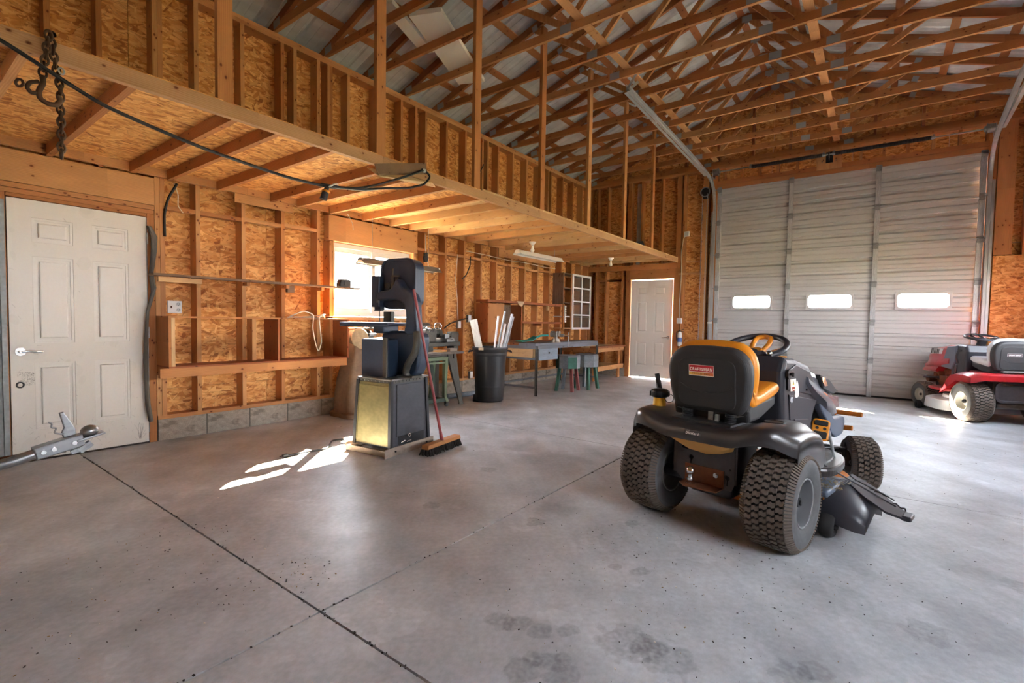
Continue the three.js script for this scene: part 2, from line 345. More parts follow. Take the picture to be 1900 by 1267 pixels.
lum(wl, 'door_header_plate', -0.12, -0.012, 2.088, 2.124, 1.7055, 3.13, W[1]);
for (let i = 0; i < 2; i++) lum(wl, 'top_plate', -0.14, 0.0, HP + i * 0.038, HP + 0.0375 + i * 0.038, i ? -3.1 : -1.4, ZB, W[0]), lum(wl, 'top_plate', -0.14, 0.0, HP + i * 0.038, HP + 0.0375 + i * 0.038, ZF, i ? -3.104 : -1.404, W[2]);
{ // blocking between studs
  const zs = [1.626, 1.35, 0.925, 0.505, 0.075], zf = [-1.45, -1.62, -2.045, -2.47, -2.885, -3.30, -3.725, -4.15, -4.58, -5.01, -5.45, -5.88, -6.30];
  for (const l of [zs, zf]) for (let i = 0; i + 1 < l.length; i++) { const y = 2.185 + rr(-0.015, 0.015) - (l === zf && i > 4 ? 0.03 : 0); lum(wl, 'blocking', -0.09, -0.004, y - 0.019, y + 0.019, l[i + 1] + 0.02, l[i] - 0.02); }
  lum(wl, 'nailer_board', 0.002, 0.022, 2.34, 2.43, 0.40, 1.02, W[2]);
  lum(wl, 'nailer_board', 0.002, 0.022, 2.29, 2.43, -5.18, -3.32, W[2]);
}
// ------------------------------------------------------------ far wall
const wf = struct('wall_far', 'framed end wall around the overhead door');
const GX0 = 2.76, GX1 = 6.52, GY = 3.77, FD0 = 1.02, FD1 = 1.965;
const holesF = [[GX0, GX1, -1, GY], [FD0, FD1, -1, 2.115]];
for (const [i, x] of [-0.15, 1.22, 2.44, 3.66, 4.88, 6.1].entries()) for (const [j, [y0, y1]] of [[0, 2.436], [2.44, 4.3]].entries()) { const g = panelGeo('z', ZF - 0.146, 0.012, x + 0.002, Math.min(x + 1.218, RW + 0.15), y0, y1, holesF, i + j * 2); if (g) put(wf, 'sheathing_panel', g, M.osb); }
put(wf, 'siding', panelGeo('z', ZF - 0.17, 0.03, -0.2, RW + 0.2, -0.1, 4.3, holesF), M.roofMetal);
const studF = (x, y0 = 0.2, y1 = HP, w = 0.038, m) => lum(wf, 'stud', x - w / 2, x + w / 2, y0, y1, ZF - 0.14, ZF, m);
for (const x of [0.02, 0.19, 0.44, 0.83]) studF(x);
studF(0.965, 0.0, HP, 0.075); studF(2.03, 0.0, HP, 0.09); studF(2.13, 0.0, HP);
for (const x of [1.24, 1.66]) studF(x, 2.3);
studF(2.545, 0, HP, 0.09); studF(2.70, 0, HP, 0.11); studF(6.58, 0, HP, 0.10); studF(6.735, 2.25, HP, 0.19, W[0]);
for (const x of [6.96, 7.33]) studF(x);
lum(wf, 'door_header', 0.92, 2.08, 2.125, 2.30, ZF - 0.1, ZF, W[1]);
lum(wf, 'ledger_board', 0.02, 2.03, 2.30, 2.41, ZF, ZF + 0.03, W[1]);
for (const x of [[0.02, 0.78], [0.46, 0.78]]) lum(wf, 'blocking', x[0] + 0.04, x[1], 2.08, 2.118, ZF - 0.09, ZF - 0.01);
lum(wf, 'sill_plate', 0.0, 0.93, 0.2, 0.236, ZF - 0.14, ZF); lum(wf, 'brace_board', 2.05, 2.60, 2.16, 2.2, ZF, ZF + 0.02, W[2]);
for (const [a, b] of [[0.0, 0.41], [0.417, 0.93]]) put(wf, 'concrete_block', rb(b - a, 0.2, 0.13, 0.006, 1), M.block, [(a + b) / 2, 0.1, ZF - 0.062]);
lum(wf, 'overhead_header', GX0 - 0.02, GX1 + 0.02, 3.775, 3.85, ZF - 0.12, ZF + 0.002, WD[2]); lum(wf, 'overhead_header', GX0 - 0.02, GX1 + 0.02, 3.854, 3.93, ZF - 0.12, ZF + 0.006, WD[0]);
for (let x = 2.86; x < 6.6; x += 0.305) lum(wf, 'cripple_stud', x - 0.019, x + 0.019, 3.93, HP, ZF - 0.12, ZF - 0.01);
lum(wf, 'spring_pad', 4.38, 4.56, 3.85, 4.2, ZF + 0.008, ZF + 0.04, W[2]); lum(wf, 'spring_pad', 4.565, 4.74, 3.85, 4.2, ZF + 0.008, ZF + 0.04, W[0]);
for (const [a, b] of [[-0.1, 3.4], [3.404, RW + 0.1]]) for (let i = 0; i < 2; i++) lum(wf, 'top_plate', a, b, HP + i * 0.038, HP + 0.0375 + i * 0.038, ZF - 0.14, ZF, W[i]);
put(wf, 'inner_panel', panelGeo('z', ZF + 0.006, 0.011, 6.64, RW, 0, 2.24, [], 2), M.osb);
// gable
{
  const tri = (y0, x0, x1) => [[x0, y0], [x1, y0], [x1, y0 + 0.02 + PITCH * Math.max(0, RW + 0.14 - x1)], [XA, 4.37 + PITCH * XA], [x0, y0 + 0.02 + PITCH * Math.max(0, x0 + 0.14)]];
  for (const z of [ZF - 0.146, ZB + 0.146]) {
    const gA = ext([[-0.15, 4.3], [XA - 0.002, 4.3], [XA - 0.002, 4.38 + PITCH * XA], [-0.15, 4.34]], 0.012), gB = ext([[XA + 0.002, 4.3], [RW + 0.15, 4.3], [RW + 0.15, 4.34], [XA + 0.002, 4.38 + PITCH * XA]], 0.012);
    for (const g of [gA, gB]) put(wf, 'gable_panel', g, M.osb, [0, 0, z]);
    put(wf, 'gable_siding', ext([[-0.2, 4.28], [RW + 0.2, 4.28], [RW + 0.2, 4.34], [XA, 4.4 + PITCH * XA], [-0.2, 4.34]], 0.03), M.roofMetal, [0, 0, z + (z < 0 ? -0.025 : 0.025)]);
  }
  for (let x = 0.9; x < RW; x += 0.61) { const h = 4.3 + PITCH * (x < XA ? x : RW - x) - 0.05; if (h > 4.5) lum(wf, 'gable_stud', x - 0.019, x + 0.019, 4.325, h, ZF - 0.14, ZF - 0.05, pick(WD)); }
}
// ------------------------------------------------------------ right and back walls (behind and beside the camera)
const wr = struct('wall_right', 'stud wall behind the red mower');
const holesR = [[-5.3, -4.0, 1.1, 2.2], [-2.9, -1.6, 1.1, 2.2], [0.9, 2.3, 1.1, 2.1]];  // window openings out of view, placed to light the room from the right
for (let i = 0, z = ZB; z > ZF - 0.15; i++, z -= 1.22) put(wr, 'sheathing_panel', panelGeo('x', RW + 0.146, 0.012, Math.max(z - 1.217, ZF - 0.15), z, 0, 4.24, holesR, i), M.osb);
put(wr, 'siding', panelGeo('x', RW + 0.172, 0.03, ZF - 0.16, ZB + 0.1, -0.1, 4.3, holesR), M.roofMetal);
for (let z = -6.5; z < ZB; z += 0.41) { const h = holesR.find((q) => z > q[0] - 0.02 && z < q[1] + 0.02); if (h) { lum(wr, 'stud', RW, RW + 0.14, 0.036, h[2] - 0.04, z - 0.019, z + 0.019); lum(wr, 'stud', RW, RW + 0.14, h[3] + 0.2, HP, z - 0.019, z + 0.019); } else lum(wr, 'stud', RW, RW + 0.14, 0.036, HP, z - 0.019, z + 0.019); }
for (const h of holesR) { lum(wr, 'window_header', RW, RW + 0.14, h[3], h[3] + 0.2, h[0] - 0.05, h[1] + 0.05); lum(wr, 'rough_sill', RW, RW + 0.14, h[2] - 0.04, h[2], h[0], h[1]); }
lum(wr, 'sill_plate', RW, RW + 0.14, 0, 0.036, ZF, ZB); lum(wr, 'top_plate', RW, RW + 0.14, HP, HT, ZF, ZB);
const wb = struct('wall_back', 'closed stud end wall behind the viewer');
const holesB = [];
for (const [i, x] of [-0.15, 1.22, 2.44, 3.66, 4.88, 6.1].entries()) { const g = panelGeo('z', ZB + 0.146, 0.012, x + 0.002, Math.min(x + 1.218, RW + 0.15), 0, 4.3, holesB, i); if (g) put(wb, 'sheathing_panel', g, M.osb); }
put(wb, 'siding', panelGeo('z', ZB + 0.17, 0.03, -0.2, RW + 0.2, -0.1, 4.3, holesB), M.roofMetal);
for (let x = 0.02; x < RW; x += 0.41) { const h = holesB.find((q) => x > q[0] - 0.02 && x < q[1] + 0.02); if (h) { lum(wb, 'stud', x - 0.019, x + 0.019, 0, h[2], ZB, ZB + 0.14); lum(wb, 'stud', x - 0.019, x + 0.019, h[3], HP, ZB, ZB + 0.14); } else lum(wb, 'stud', x - 0.019, x + 0.019, 0, HP, ZB, ZB + 0.14); }
lum(wb, 'top_plate', -0.1, RW + 0.1, HP, HT, ZB, ZB + 0.14);
// ------------------------------------------------------------ roof
const ceil = struct('ceiling', 'open roof trusses under ribbed steel roofing');
const yTop = (x) => 4.355 + PITCH * (x < XA ? x : RW - x), SL = Math.hypot(1, PITCH);
{
  const J = [2.535, RW - 2.535], Q = [1.72, RW - 1.72];
  const plateGeo = bx(0.13, 0.085, 0.003), plateS = bx(0.075, 0.075, 0.003);
  // profile cut as outlines in x,y so that ends are mitred
  const chordL = ext([[-0.32, yTop(-0.32)], [XA, yTop(XA)], [XA, yTop(XA) - 0.094], [-0.32, yTop(-0.32) - 0.094]], 0.038);
  const chordR = ext([[RW + 0.32, yTop(RW + 0.32)], [RW + 0.32, yTop(RW + 0.32) - 0.094], [XA, yTop(XA) - 0.094], [XA, yTop(XA)]], 0.038);
  const webGeo = (a, b, w = 0.064) => { const L = Math.hypot(b[0] - a[0], b[1] - a[1]), nx = -(b[1] - a[1]) / L * w / 2, ny = (b[0] - a[0]) / L * w / 2; return ext([[a[0] + nx, a[1] + ny], [b[0] + nx, b[1] + ny], [b[0] - nx, b[1] - ny], [a[0] - nx, a[1] - ny]], 0.036); };
  for (const g of [chordL, chordR]) { const P = g.attributes.position, U = g.attributes.uv; for (let i = 0; i < P.count; i++) U.setXY(i, P.getX(i), P.getY(i) - PITCH * Math.min(P.getX(i), RW - P.getX(i)) + P.getZ(i)); }
  const webs = [];
  for (const s of [0, 1]) { const jx = J[s], qx = Q[s], d = s ? -1 : 1; webs.push(webGeo([jx - d * 0.03, 4.33], [qx, yTop(qx) - 0.09])); webs.push(webGeo([jx + d * 0.03, 4.33], [XA - d * 0.05, yTop(XA) - 0.11])); }
  for (const g of webs) { const P = g.attributes.position, U = g.attributes.uv; for (let i = 0; i < P.count; i++) U.setXY(i, P.getY(i), P.getX(i) * 0.2 + P.getZ(i)); }
  const bot = [0, 1, 2].map((k) => bx(4.25, 0.089, 0.038, k)), bot2 = [0, 1, 2].map((k) => bx(3.1, 0.089, 0.038, k));
  for (let k = -7; k <= 12; k++) {
    const z = 0.58 - 0.6096 * k, t = grp(ceil, 'roof_truss', [0, 0, z]), m = pick(WD);
    put(t, 'bottom_chord', bot[(k + 9) % 3], pick(W), [2.125, HT + 0.0455, 0]); put(t, 'bottom_chord', bot2[(k + 9) % 3], pick(W), [5.802, HT + 0.0455, 0]);
    put(t, 'top_chord', chordL, pick(WD)); put(t, 'top_chord', chordR, pick(WD));
    for (const w of webs) put(t, 'web', w, pick(W));
    for (const s of [1, -1]) {
      const zz = s * 0.0195;
      for (const x of [...J, 4.25]) put(t, 'gusset_plate', plateGeo, M.plate, [x, HT + 0.05, zz]);
      for (const x of Q) put(t, 'gusset_plate', plateS, M.plate, [x, yTop(x) - 0.075, zz], [0, 0, (x < XA ? 1 : -1) * 0.32]);
      for (const x of [0.06, RW - 0.06]) put(t, 'gusset_plate', plateGeo, M.plate, [x, HT + 0.07, zz], [0, 0, (x < XA ? 1 : -1) * 0.15]);
      put(t, 'gusset_plate', plateGeo, M.plate, [XA, yTop(XA) - 0.08, zz]);
    }
  }
  for (const x of [2.70, RW - 2.70]) lum(ceil, 'lateral_brace', x - 0.045, x + 0.045, 4.33, 4.349, -6.7, -1.5), lum(ceil, 'lateral_brace', x - 0.045, x + 0.045, 4.33, 4.349, -1.496, 4.8);
  // purlins on the top chords
  const ang = Math.atan(PITCH);
  for (let i = 0; i < 8; i++) for (const s of [0, 1]) for (const [a, b] of [[-6.95, -2.0], [-1.996, 2.0], [2.004, 5.8]]) {
    const x = Math.min(-0.22 + i * 0.545, XA - 0.06);
    put(ceil, 'purlin', bx(0.089, 0.019, b - a, (i + s) % 4), pick(WD), [s ? RW - x : x, yTop(x) + 0.011, (a + b) / 2], [0, 0, s ? -ang : ang]);
  }
  // ribbed roofing sheets, ribs run down the slope
  const prof = [], wp = 0.914;
  for (let r = 0; r < 4; r++) { const o = r * 0.2286; prof.push([o, 0], [o + 0.07, 0], [o + 0.073, 0.003], [o + 0.083, 0.003], [o + 0.086, 0], [o + 0.165, 0], [o + 0.182, r === 3 ? 0.022 : 0.007], [o + 0.204, r === 3 ? 0.022 : 0.007], [o + 0.221, 0]); }
  prof.push([wp + 0.012, 0.001]);
  const L0 = -0.42 * SL, L1 = XA * SL + 0.01;
  const panel = (s) => sheet([L0, L1].map((u) => prof.map(([w, h]) => [s * (u * Math.cos(ang) - h * Math.sin(ang)), u * Math.sin(ang) + h * Math.cos(ang), s > 0 ? w : w])), [0, 0.002, 0], 0.3);
  const pl = panel(1), pr = panel(-1);
  for (let z = -7.0; z < 5.9; z += wp) { put(ceil, 'roofing_sheet', pl, M.roofMetal, [0, yTop(0) + 0.0225, z]); put(ceil, 'roofing_sheet', pr, M.roofMetal, [RW, yTop(0) + 0.0225, z]); }
  put(ceil, 'ridge_cap', [T(bx(0.3, 0.004, 13), [XA - 0.14, yTop(XA) + 0.03, -0.6], [0, 0, ang]), T(bx(0.3, 0.004, 13), [XA + 0.14, yTop(XA) + 0.03, -0.6], [0, 0, -ang])], M.roofMetal);
  for (const x of [-0.2, RW + 0.2]) put(ceil, 'soffit', bx(0.16, 0.03, 13), M.roofMetal, [x, 4.23, -0.6]);
}
// ------------------------------------------------------------ windows
function sliderWindow(name, label, w, h, pos, rotY) {
  const g = struct(name, label); g.position.set(...pos); g.rotation.y = rotY * D2R;
  const f = 0.05;
  put(g, 'window_frame', [B(w, f, 0.08, 0, -h / 2 + f / 2, 0), B(w, f, 0.08, 0, h / 2 - f / 2, 0), B(f, h - 2 * f, 0.08, -w / 2 + f / 2, 0, 0), B(f, h - 2 * f, 0.08, w / 2 - f / 2, 0, 0)], M.vinyl);
  for (const s of [-1, 1]) {
    const sw = w / 2 - f + 0.02, cx = s * (w / 4 - f / 2 - 0.0), zz = s * 0.016, r = 0.055;
    const sash = put(g, 'sash', [B(sw, r, 0.028, 0, -h / 2 + f + r / 2, 0), B(sw, r, 0.028, 0, h / 2 - f - r / 2, 0), B(r, h - 2 * f - 2 * r, 0.028, -sw / 2 + r / 2, 0, 0), B(r, h - 2 * f - 2 * r, 0.028, sw / 2 - r / 2, 0, 0)], M.vinyl, [cx, 0, zz]);
    put(sash, 'pane', bx(sw - 2 * r + 0.01, h - 2 * f - 2 * r + 0.01, 0.004), M.glass);
  }
  return g;
}
sliderWindow('window_1', 'white vinyl sliding window behind the band saw', 1.26, 0.9, [-0.115, (winY0 + winY1) / 2, (winZ0 + winZ1) / 2], 90);
holesR.forEach((h, i) => sliderWindow('window_' + (i + 2), 'white vinyl sliding window out of view in the right wall, placed to light the room, ' + ['beside the red mower', 'in the middle', 'nearest the viewer'][i], h[1] - h[0] - 0.02, h[3] - h[2] - 0.02, [RW + 0.1, (h[2] + h[3]) / 2, (h[0] + h[1]) / 2], -90));
// jamb boards of the left window
lum(wl, 'window_jamb', -0.14, 0.004, winY0, winY1, winZ1 - 0.018, winZ1 - 0.001, W[2]); lum(wl, 'window_jamb', -0.14, 0.004, winY0, winY1, winZ0 + 0.001, winZ0 + 0.018, W[2]);
// ------------------------------------------------------------ six panel doors
function sixPanel(g, w, h, mat, faceMat = mat) {
  const cols = [[-w / 2 + 0.135, -0.062], [0.062, w / 2 - 0.135]], rows = [[h - 0.325, h - 0.135], [h - 1.115, h - 0.435], [0.235, 0.765]];
  put(g, 'slab', bx(w, h, 0.032), mat, [0, h / 2, -0.006]);
  const rects = cols.flatMap(([a, b]) => rows.map(([c, d]) => [a, b, c, d]));
  put(g, 'face', [ext([[-w / 2, 0], [w / 2, 0], [w / 2, h], [-w / 2, h]], 0.012, 0, rects.map(([a, b, c, d]) => [[a, c], [b, c], [b, d], [a, d]]))], faceMat, [0, 0, 0.016]);
  const cache = {};
  for (const [a, b, c, d] of rects) {
    const W2 = b - a, H2 = d - c, k = H2.toFixed(3);
    cache[k] ??= merge([ext(shape([[-W2 / 2 + 0.001, -H2 / 2 + 0.001], [W2 / 2 - 0.001, -H2 / 2 + 0.001], [W2 / 2 - 0.001, H2 / 2 - 0.001], [-W2 / 2 + 0.001, H2 / 2 - 0.001]]), 0.008, 0, [[[-W2 / 2 + 0.018, -H2 / 2 + 0.018], [W2 / 2 - 0.018, -H2 / 2 + 0.018], [W2 / 2 - 0.018, H2 / 2 - 0.018], [-W2 / 2 + 0.018, H2 / 2 - 0.018]]]), ext([[-W2 / 2 + 0.038, -H2 / 2 + 0.038], [W2 / 2 - 0.038, -H2 / 2 + 0.038], [W2 / 2 - 0.038, H2 / 2 - 0.038], [-W2 / 2 + 0.038, H2 / 2 - 0.038]], 0.02, 0.009)]);
    put(g, 'panel', cache[k], mat, [(a + b) / 2, (c + d) / 2, 0.0145]);
  }
}
function lever(g, x, y, dir) {
  put(g, 'handle', [CY(0.032, 0.034, 0.012, x, y, 0.03, [Math.PI / 2, 0, 0]), CY(0.012, 0.014, 0.05, x, y, 0.055, [Math.PI / 2, 0, 0]), tube([[x, y, 0.078], [x + dir * 0.04, y + 0.004, 0.08], [x + dir * 0.085, y - 0.002, 0.076], [x + dir * 0.12, y - 0.003, 0.068]], 0.009, 14, 8)], M.chrome);
}
const d1 = struct('door_1', 'white six panel entry door at the left'); d1.position.set(-0.03, 0.012, (doorZ0 + doorZ1) / 2); d1.rotation.y = 90 * D2R;
sixPanel(d1, doorZ1 - doorZ0 - 0.006, 2.04, M.doorWhite, M.doorScuffed);
lever(d1, -0.385, 0.86, 1);
put(d1, 'deadbolt_hole', [T(tor(0.02, 0.006, 8, 18), [-0.39, 0.6, 0.023])], M.darkSteel);
put(d1, 'hinge', [0.25, 1.0, 1.85].map((y) => CY(0.008, 0.008, 0.1, 0.447, y, 0.026, null, 10)), M.galv);
put(d1, 'weather_strip', B(0.012, 1.95, 0.02, 0.452, 1.06, 0.012), M.galv);
lum(wl, 'door_jamb', -0.14, -0.006, 0, 2.085, 1.7055, doorZ0 - 0.004, W[3]); lum(wl, 'door_jamb', -0.14, -0.006, 0, 2.085, doorZ1 + 0.004, doorZ1 + 0.085, W[3]);
put(wl, 'threshold', span([-0.14, 0, doorZ0], [-0.004, 0.014, doorZ1]), M.grime); lum(wl, 'door_jamb', -0.14, -0.006, 2.058, 2.085, doorZ0, doorZ1, W[3]); put(wl, 'door_stop', span([-0.14, 0, doorZ0 - 0.03], [-0.0515, 2.085, doorZ0 + 0.012]), W[3]); put(wl, 'door_stop', span([-0.14, 0, doorZ1 - 0.012], [-0.0515, 2.085, doorZ1 + 0.03]), W[3]); put(wl, 'door_stop', span([-0.14, 2.04, doorZ0], [-0.0515, 2.085, doorZ1]), W[3]);  // threshold and hidden stops added to keep daylight from leaking round the slab
const d2 = struct('door_2', 'white six panel door standing slightly open in the far wall'); d2.position.set(FD0 + 0.02, 0.02, ZF - 0.03); d2.rotation.y = 3 * D2R;
{ const q = grp(d2, 'leaf', [0.445, 0, 0]); sixPanel(q, 0.885, 2.06, M.doorWhite); lever(q, 0.375, 0.86, -1); }
lum(wf, 'door_jamb', FD0 - 0.03, FD0 + 0.01, 0, 2.115, ZF - 0.14, ZF, W[1]); lum(wf, 'door_jamb', FD1 - 0.012, FD1 + 0.02, 0, 2.115, ZF - 0.14, ZF, W[1]); lum(wf, 'door_jamb', FD0, FD1, 2.1, 2.13, ZF - 0.14, ZF, W[1]);
// ------------------------------------------------------------ overhead door
const d3 = struct('door_3', 'ribbed grey steel overhead door with three small windows');
{
  const x0 = 2.79, x1 = 6.495, zf = -6.69, H = 0.6275, wins = [[3.089, 3.732], [4.322, 4.961], [5.562, 6.195]], wy0 = 1.485, wy1 = 1.715;
  const pr = [[0, -0.017], [0.001, 0.02], [0.028, 0.02], [0.034, 0], [0.1, 0], [0.103, -0.013], [0.115, -0.013], [0.118, 0], [0.19, 0.0], [0.2, -0.03], [0.235, -0.03], [0.268, 0], [0.325, 0], [0.328, -0.013], [0.34, -0.013], [0.343, 0], [0.395, 0], [0.405, -0.03], [0.44, -0.03], [0.473, 0], [0.53, 0], [0.533, -0.013], [0.545, -0.013], [0.548, 0], [0.6, -0.004], [0.622, -0.016], [0.645, -0.016]];
  const strip = (a, b, yT, pts) => { const g = sheet([a, b].map((x) => pts.map(([t, d]) => [x, yT - t, zf + d])), [0, 0, -0.006], 0.2); const P = g.attributes.position, U = g.attributes.uv; for (let i = 0; i < P.count; i++) U.setXY(i, P.getX(i) * 0.4, P.getY(i)); return g; };
  for (let s = 0; s < 6; s++) {
    const yT = 3.775 - s * H;
    const sec = grp(d3, 'section');
    if (s !== 3) put(sec, 'ribbed_skin', strip(x0, x1, yT, pr), M.doorSteel);
    else {
      const tA = yT - wy1, tB = yT - wy0, at = (t) => { for (let i = 0; i + 1 < pr.length; i++) if (t <= pr[i + 1][0]) { const f = (t - pr[i][0]) / (pr[i + 1][0] - pr[i][0]); return [t, pr[i][1] + f * (pr[i + 1][1] - pr[i][1])]; } };
      const top = [...pr.filter((q) => q[0] < tA), at(tA)], mid = [at(tA), ...pr.filter((q) => q[0] > tA && q[0] < tB), at(tB)], low = [at(tB), ...pr.filter((q) => q[0] > tB)];
      const gs = [strip(x0, x1, yT, top), strip(x0, x1, yT, low)];
      const e = [x0, ...wins.flat(), x1]; for (let i = 0; i < e.length; i += 2) gs.push(strip(e[i], e[i + 1], yT, mid));
      put(sec, 'ribbed_skin', gs, M.doorSteel);
      for (const [a, b] of wins) {
        const w = b - a, h = wy1 - wy0;
        put(sec, 'window_trim', ext([[-w / 2 - 0.03, -h / 2 - 0.03], [w / 2 + 0.03, -h / 2 - 0.03], [w / 2 + 0.03, h / 2 + 0.03], [-w / 2 - 0.03, h / 2 + 0.03]], 0.06, 0.004, [rrect(w - 0.01, h - 0.01, 0.055)]), M.doorSteel, [(a + b) / 2, (wy0 + wy1) / 2, zf - 0.018]);
        put(sec, 'window_pane', bx(w, h, 0.004), M.glass, [(a + b) / 2, (wy0 + wy1) / 2, zf - 0.004]);
      }
    }
    put(sec, 'hidden_seam_strip', B(x1 - x0 + 0.04, 0.08, 0.006, (x0 + x1) / 2, yT - 0.012, zf - 0.045), M.rubber);  // unseen strip added behind the seam to block daylight leaks
    for (const x of [4.005, 5.25]) put(sec, 'center_stile', [RB(0.07, H - 0.006, 0.022, x, yT - H / 2, zf + 0.026, 0.004)], M.galv);
    for (const x of [x0 + 0.005, x1 - 0.005]) put(sec, 'end_stile', [RB(0.075, H - 0.05, 0.03, x, yT - H / 2 - 0.02, zf + 0.026, 0.004)], M.galv);
    for (const x of [x0, 4.005, 5.25, x1]) put(sec, 'hinge', [RB(0.075, 0.1, 0.014, x, yT - 0.02, zf + 0.04, 0.003), CY(0.011, 0.011, 0.085, x, yT, zf + 0.045, [0, 0, Math.PI / 2], 10)], M.galvDull);
  }
  put(d3, 'bottom_seal', B(x1 - x0, 0.03, 0.04, (x0 + x1) / 2, 0.017, zf - 0.01), M.rubber);
  const pathL = [[0.02, -6.60], [3.2, -6.60], [3.5, -6.585], [3.72, -6.50], [3.86, -6.33], [3.92, -6.05], [4.0, -4.7], [4.085, -2.46]], pathR = [[0.02, -6.60], [3.2, -6.60], [3.5, -6.585], [3.72, -6.50], [3.86, -6.33], [3.94, -6.05], [4.16, -4.85], [4.2, -2.46]];
  for (const [x, path, s] of [[2.715, pathL, 1], [6.565, pathR, -1]]) {
    const c = new THREE.CatmullRomCurve3(path.map(([y, z]) => V(0, y, z)), false, 'catmullrom', 0.25), pts = c.getPoints(70);
    // channel section swept along the path
    const rows = pts.map((p, i) => { const t = pts[Math.min(i + 1, 70)].clone().sub(pts[Math.max(i - 1, 0)]).normalize(), n = V(0, -t.z, t.y).multiplyScalar(-1); const o = (u, v) => [x + s * u, p.y + n.y * v, p.z + n.z * v]; return [o(0.028, 0.028), o(0.028, 0.02), o(0.02, 0.02), o(0.02, 0.026), o(-0.006, 0.026), o(-0.012, 0.02), o(-0.012, -0.02), o(-0.006, -0.026), o(0.022, -0.026), o(0.022, -0.032), o(-0.012, -0.032), o(-0.018, -0.026), o(-0.018, 0.026), o(-0.012, 0.032)]; });
    put(d3, 'track', loft(rows, { crease: 0.5 }), M.galv);
    put(d3, 'track_angle', [B(0.05, 3.3, 0.003, x - s * 0.03, 1.7, -6.612), B(0.003, 3.3, 0.06, x - s * 0.02, 1.7, -6.6), bar([x - s * 0.03, path[5][0] - 0.03, path[5][1]], [x - s * 0.03, path[7][0] - 0.04, path[7][1]], 0.04, 0.003), bar([x - s * 0.02, path[5][0] + 0.03, path[5][1]], [x - s * 0.02, path[7][0] + 0.035, path[7][1]], 0.003, 0.05)], M.galv);
    put(d3, 'cable_drum', [CY(0.062, 0.062, 0.075, x + s * 0.04, 4.055, -6.47, [0, 0, Math.PI / 2], 24), CY(0.07, 0.07, 0.012, x + s * 0.085, 4.055, -6.47, [0, 0, Math.PI / 2], 24), CY(0.04, 0.045, 0.03, x + s * 0.1, 4.055, -6.47, [0, 0, Math.PI / 2], 16)], M.galvDull);
    put(d3, 'bearing_plate', [B(0.06, 0.16, 0.012, x - s * 0.03, 4.05, -6.6), B(0.006, 0.14, 0.17, x - s * 0.01, 4.05, -6.53)], M.galv);
    put(d3, 'track_hanger', [bar([x, path[7][0], -2.5], [x, 4.3, -2.78], 0.004, 0.035), bar([x, 4.1, -2.47], [x + 0.12, 4.27, -2.47], 0.004, 0.035)], M.galv);
    put(d3, 'roller', Array.from({ length: 6 }, (_, i) => [CY(0.02, 0.02, 0.014, x + s * 0.005, 3.755 - i * H, -6.60, [0, 0, Math.PI / 2], 14), CY(0.005, 0.005, 0.09, x + s * 0.05, 3.755 - i * H, -6.62, [0, 0, Math.PI / 2], 8)]), M.galvDull);
  }
  put(d3, 'torsion_shaft', CY(0.013, 0.013, 3.95, 4.64, 4.055, -6.47, [0, 0, Math.PI / 2], 14), M.steel);
  const spring = (a, b) => { const n = Math.floor((b - a) / 0.011), gs = []; const pts = []; for (let i = 0; i <= n * 8; i++) { const f = i / 8; pts.push(V(a + f * 0.011, 4.055 + 0.028 * Math.cos(f * 2 * Math.PI), -6.47 + 0.028 * Math.sin(f * 2 * Math.PI))); } return new THREE.TubeGeometry(new THREE.CatmullRomCurve3(pts), n * 8, 0.0052, 5); };
  for (const [a, b] of [[3.38, 4.47], [4.65, 5.88]]) { put(d3, 'torsion_spring', spring(a, b), M.darkSteel); for (const x of [a - 0.015, b + 0.015]) put(d3, 'spring_cone', [CY(0.03, 0.022, 0.05, x, 4.055, -6.47, [0, 0, Math.PI / 2], 16), B(0.02, 0.05, 0.02, x, 4.075, -6.46)], M.galvDull); }
  put(d3, 'center_bearing', [B(0.1, 0.18, 0.006, 4.56, 4.04, -6.606), B(0.006, 0.12, 0.14, 4.56, 4.05, -6.54), CY(0.035, 0.035, 0.02, 4.56, 4.055, -6.47, [0, 0, Math.PI / 2], 16)], M.darkSteel);
  for (const x of [4.46, 4.66]) for (const y of [4.09, 3.98]) put(d3, 'bolt', CY(0.012, 0.012, 0.014, x, y, -6.605, [Math.PI / 2, 0, 0], 6), M.chrome);
}
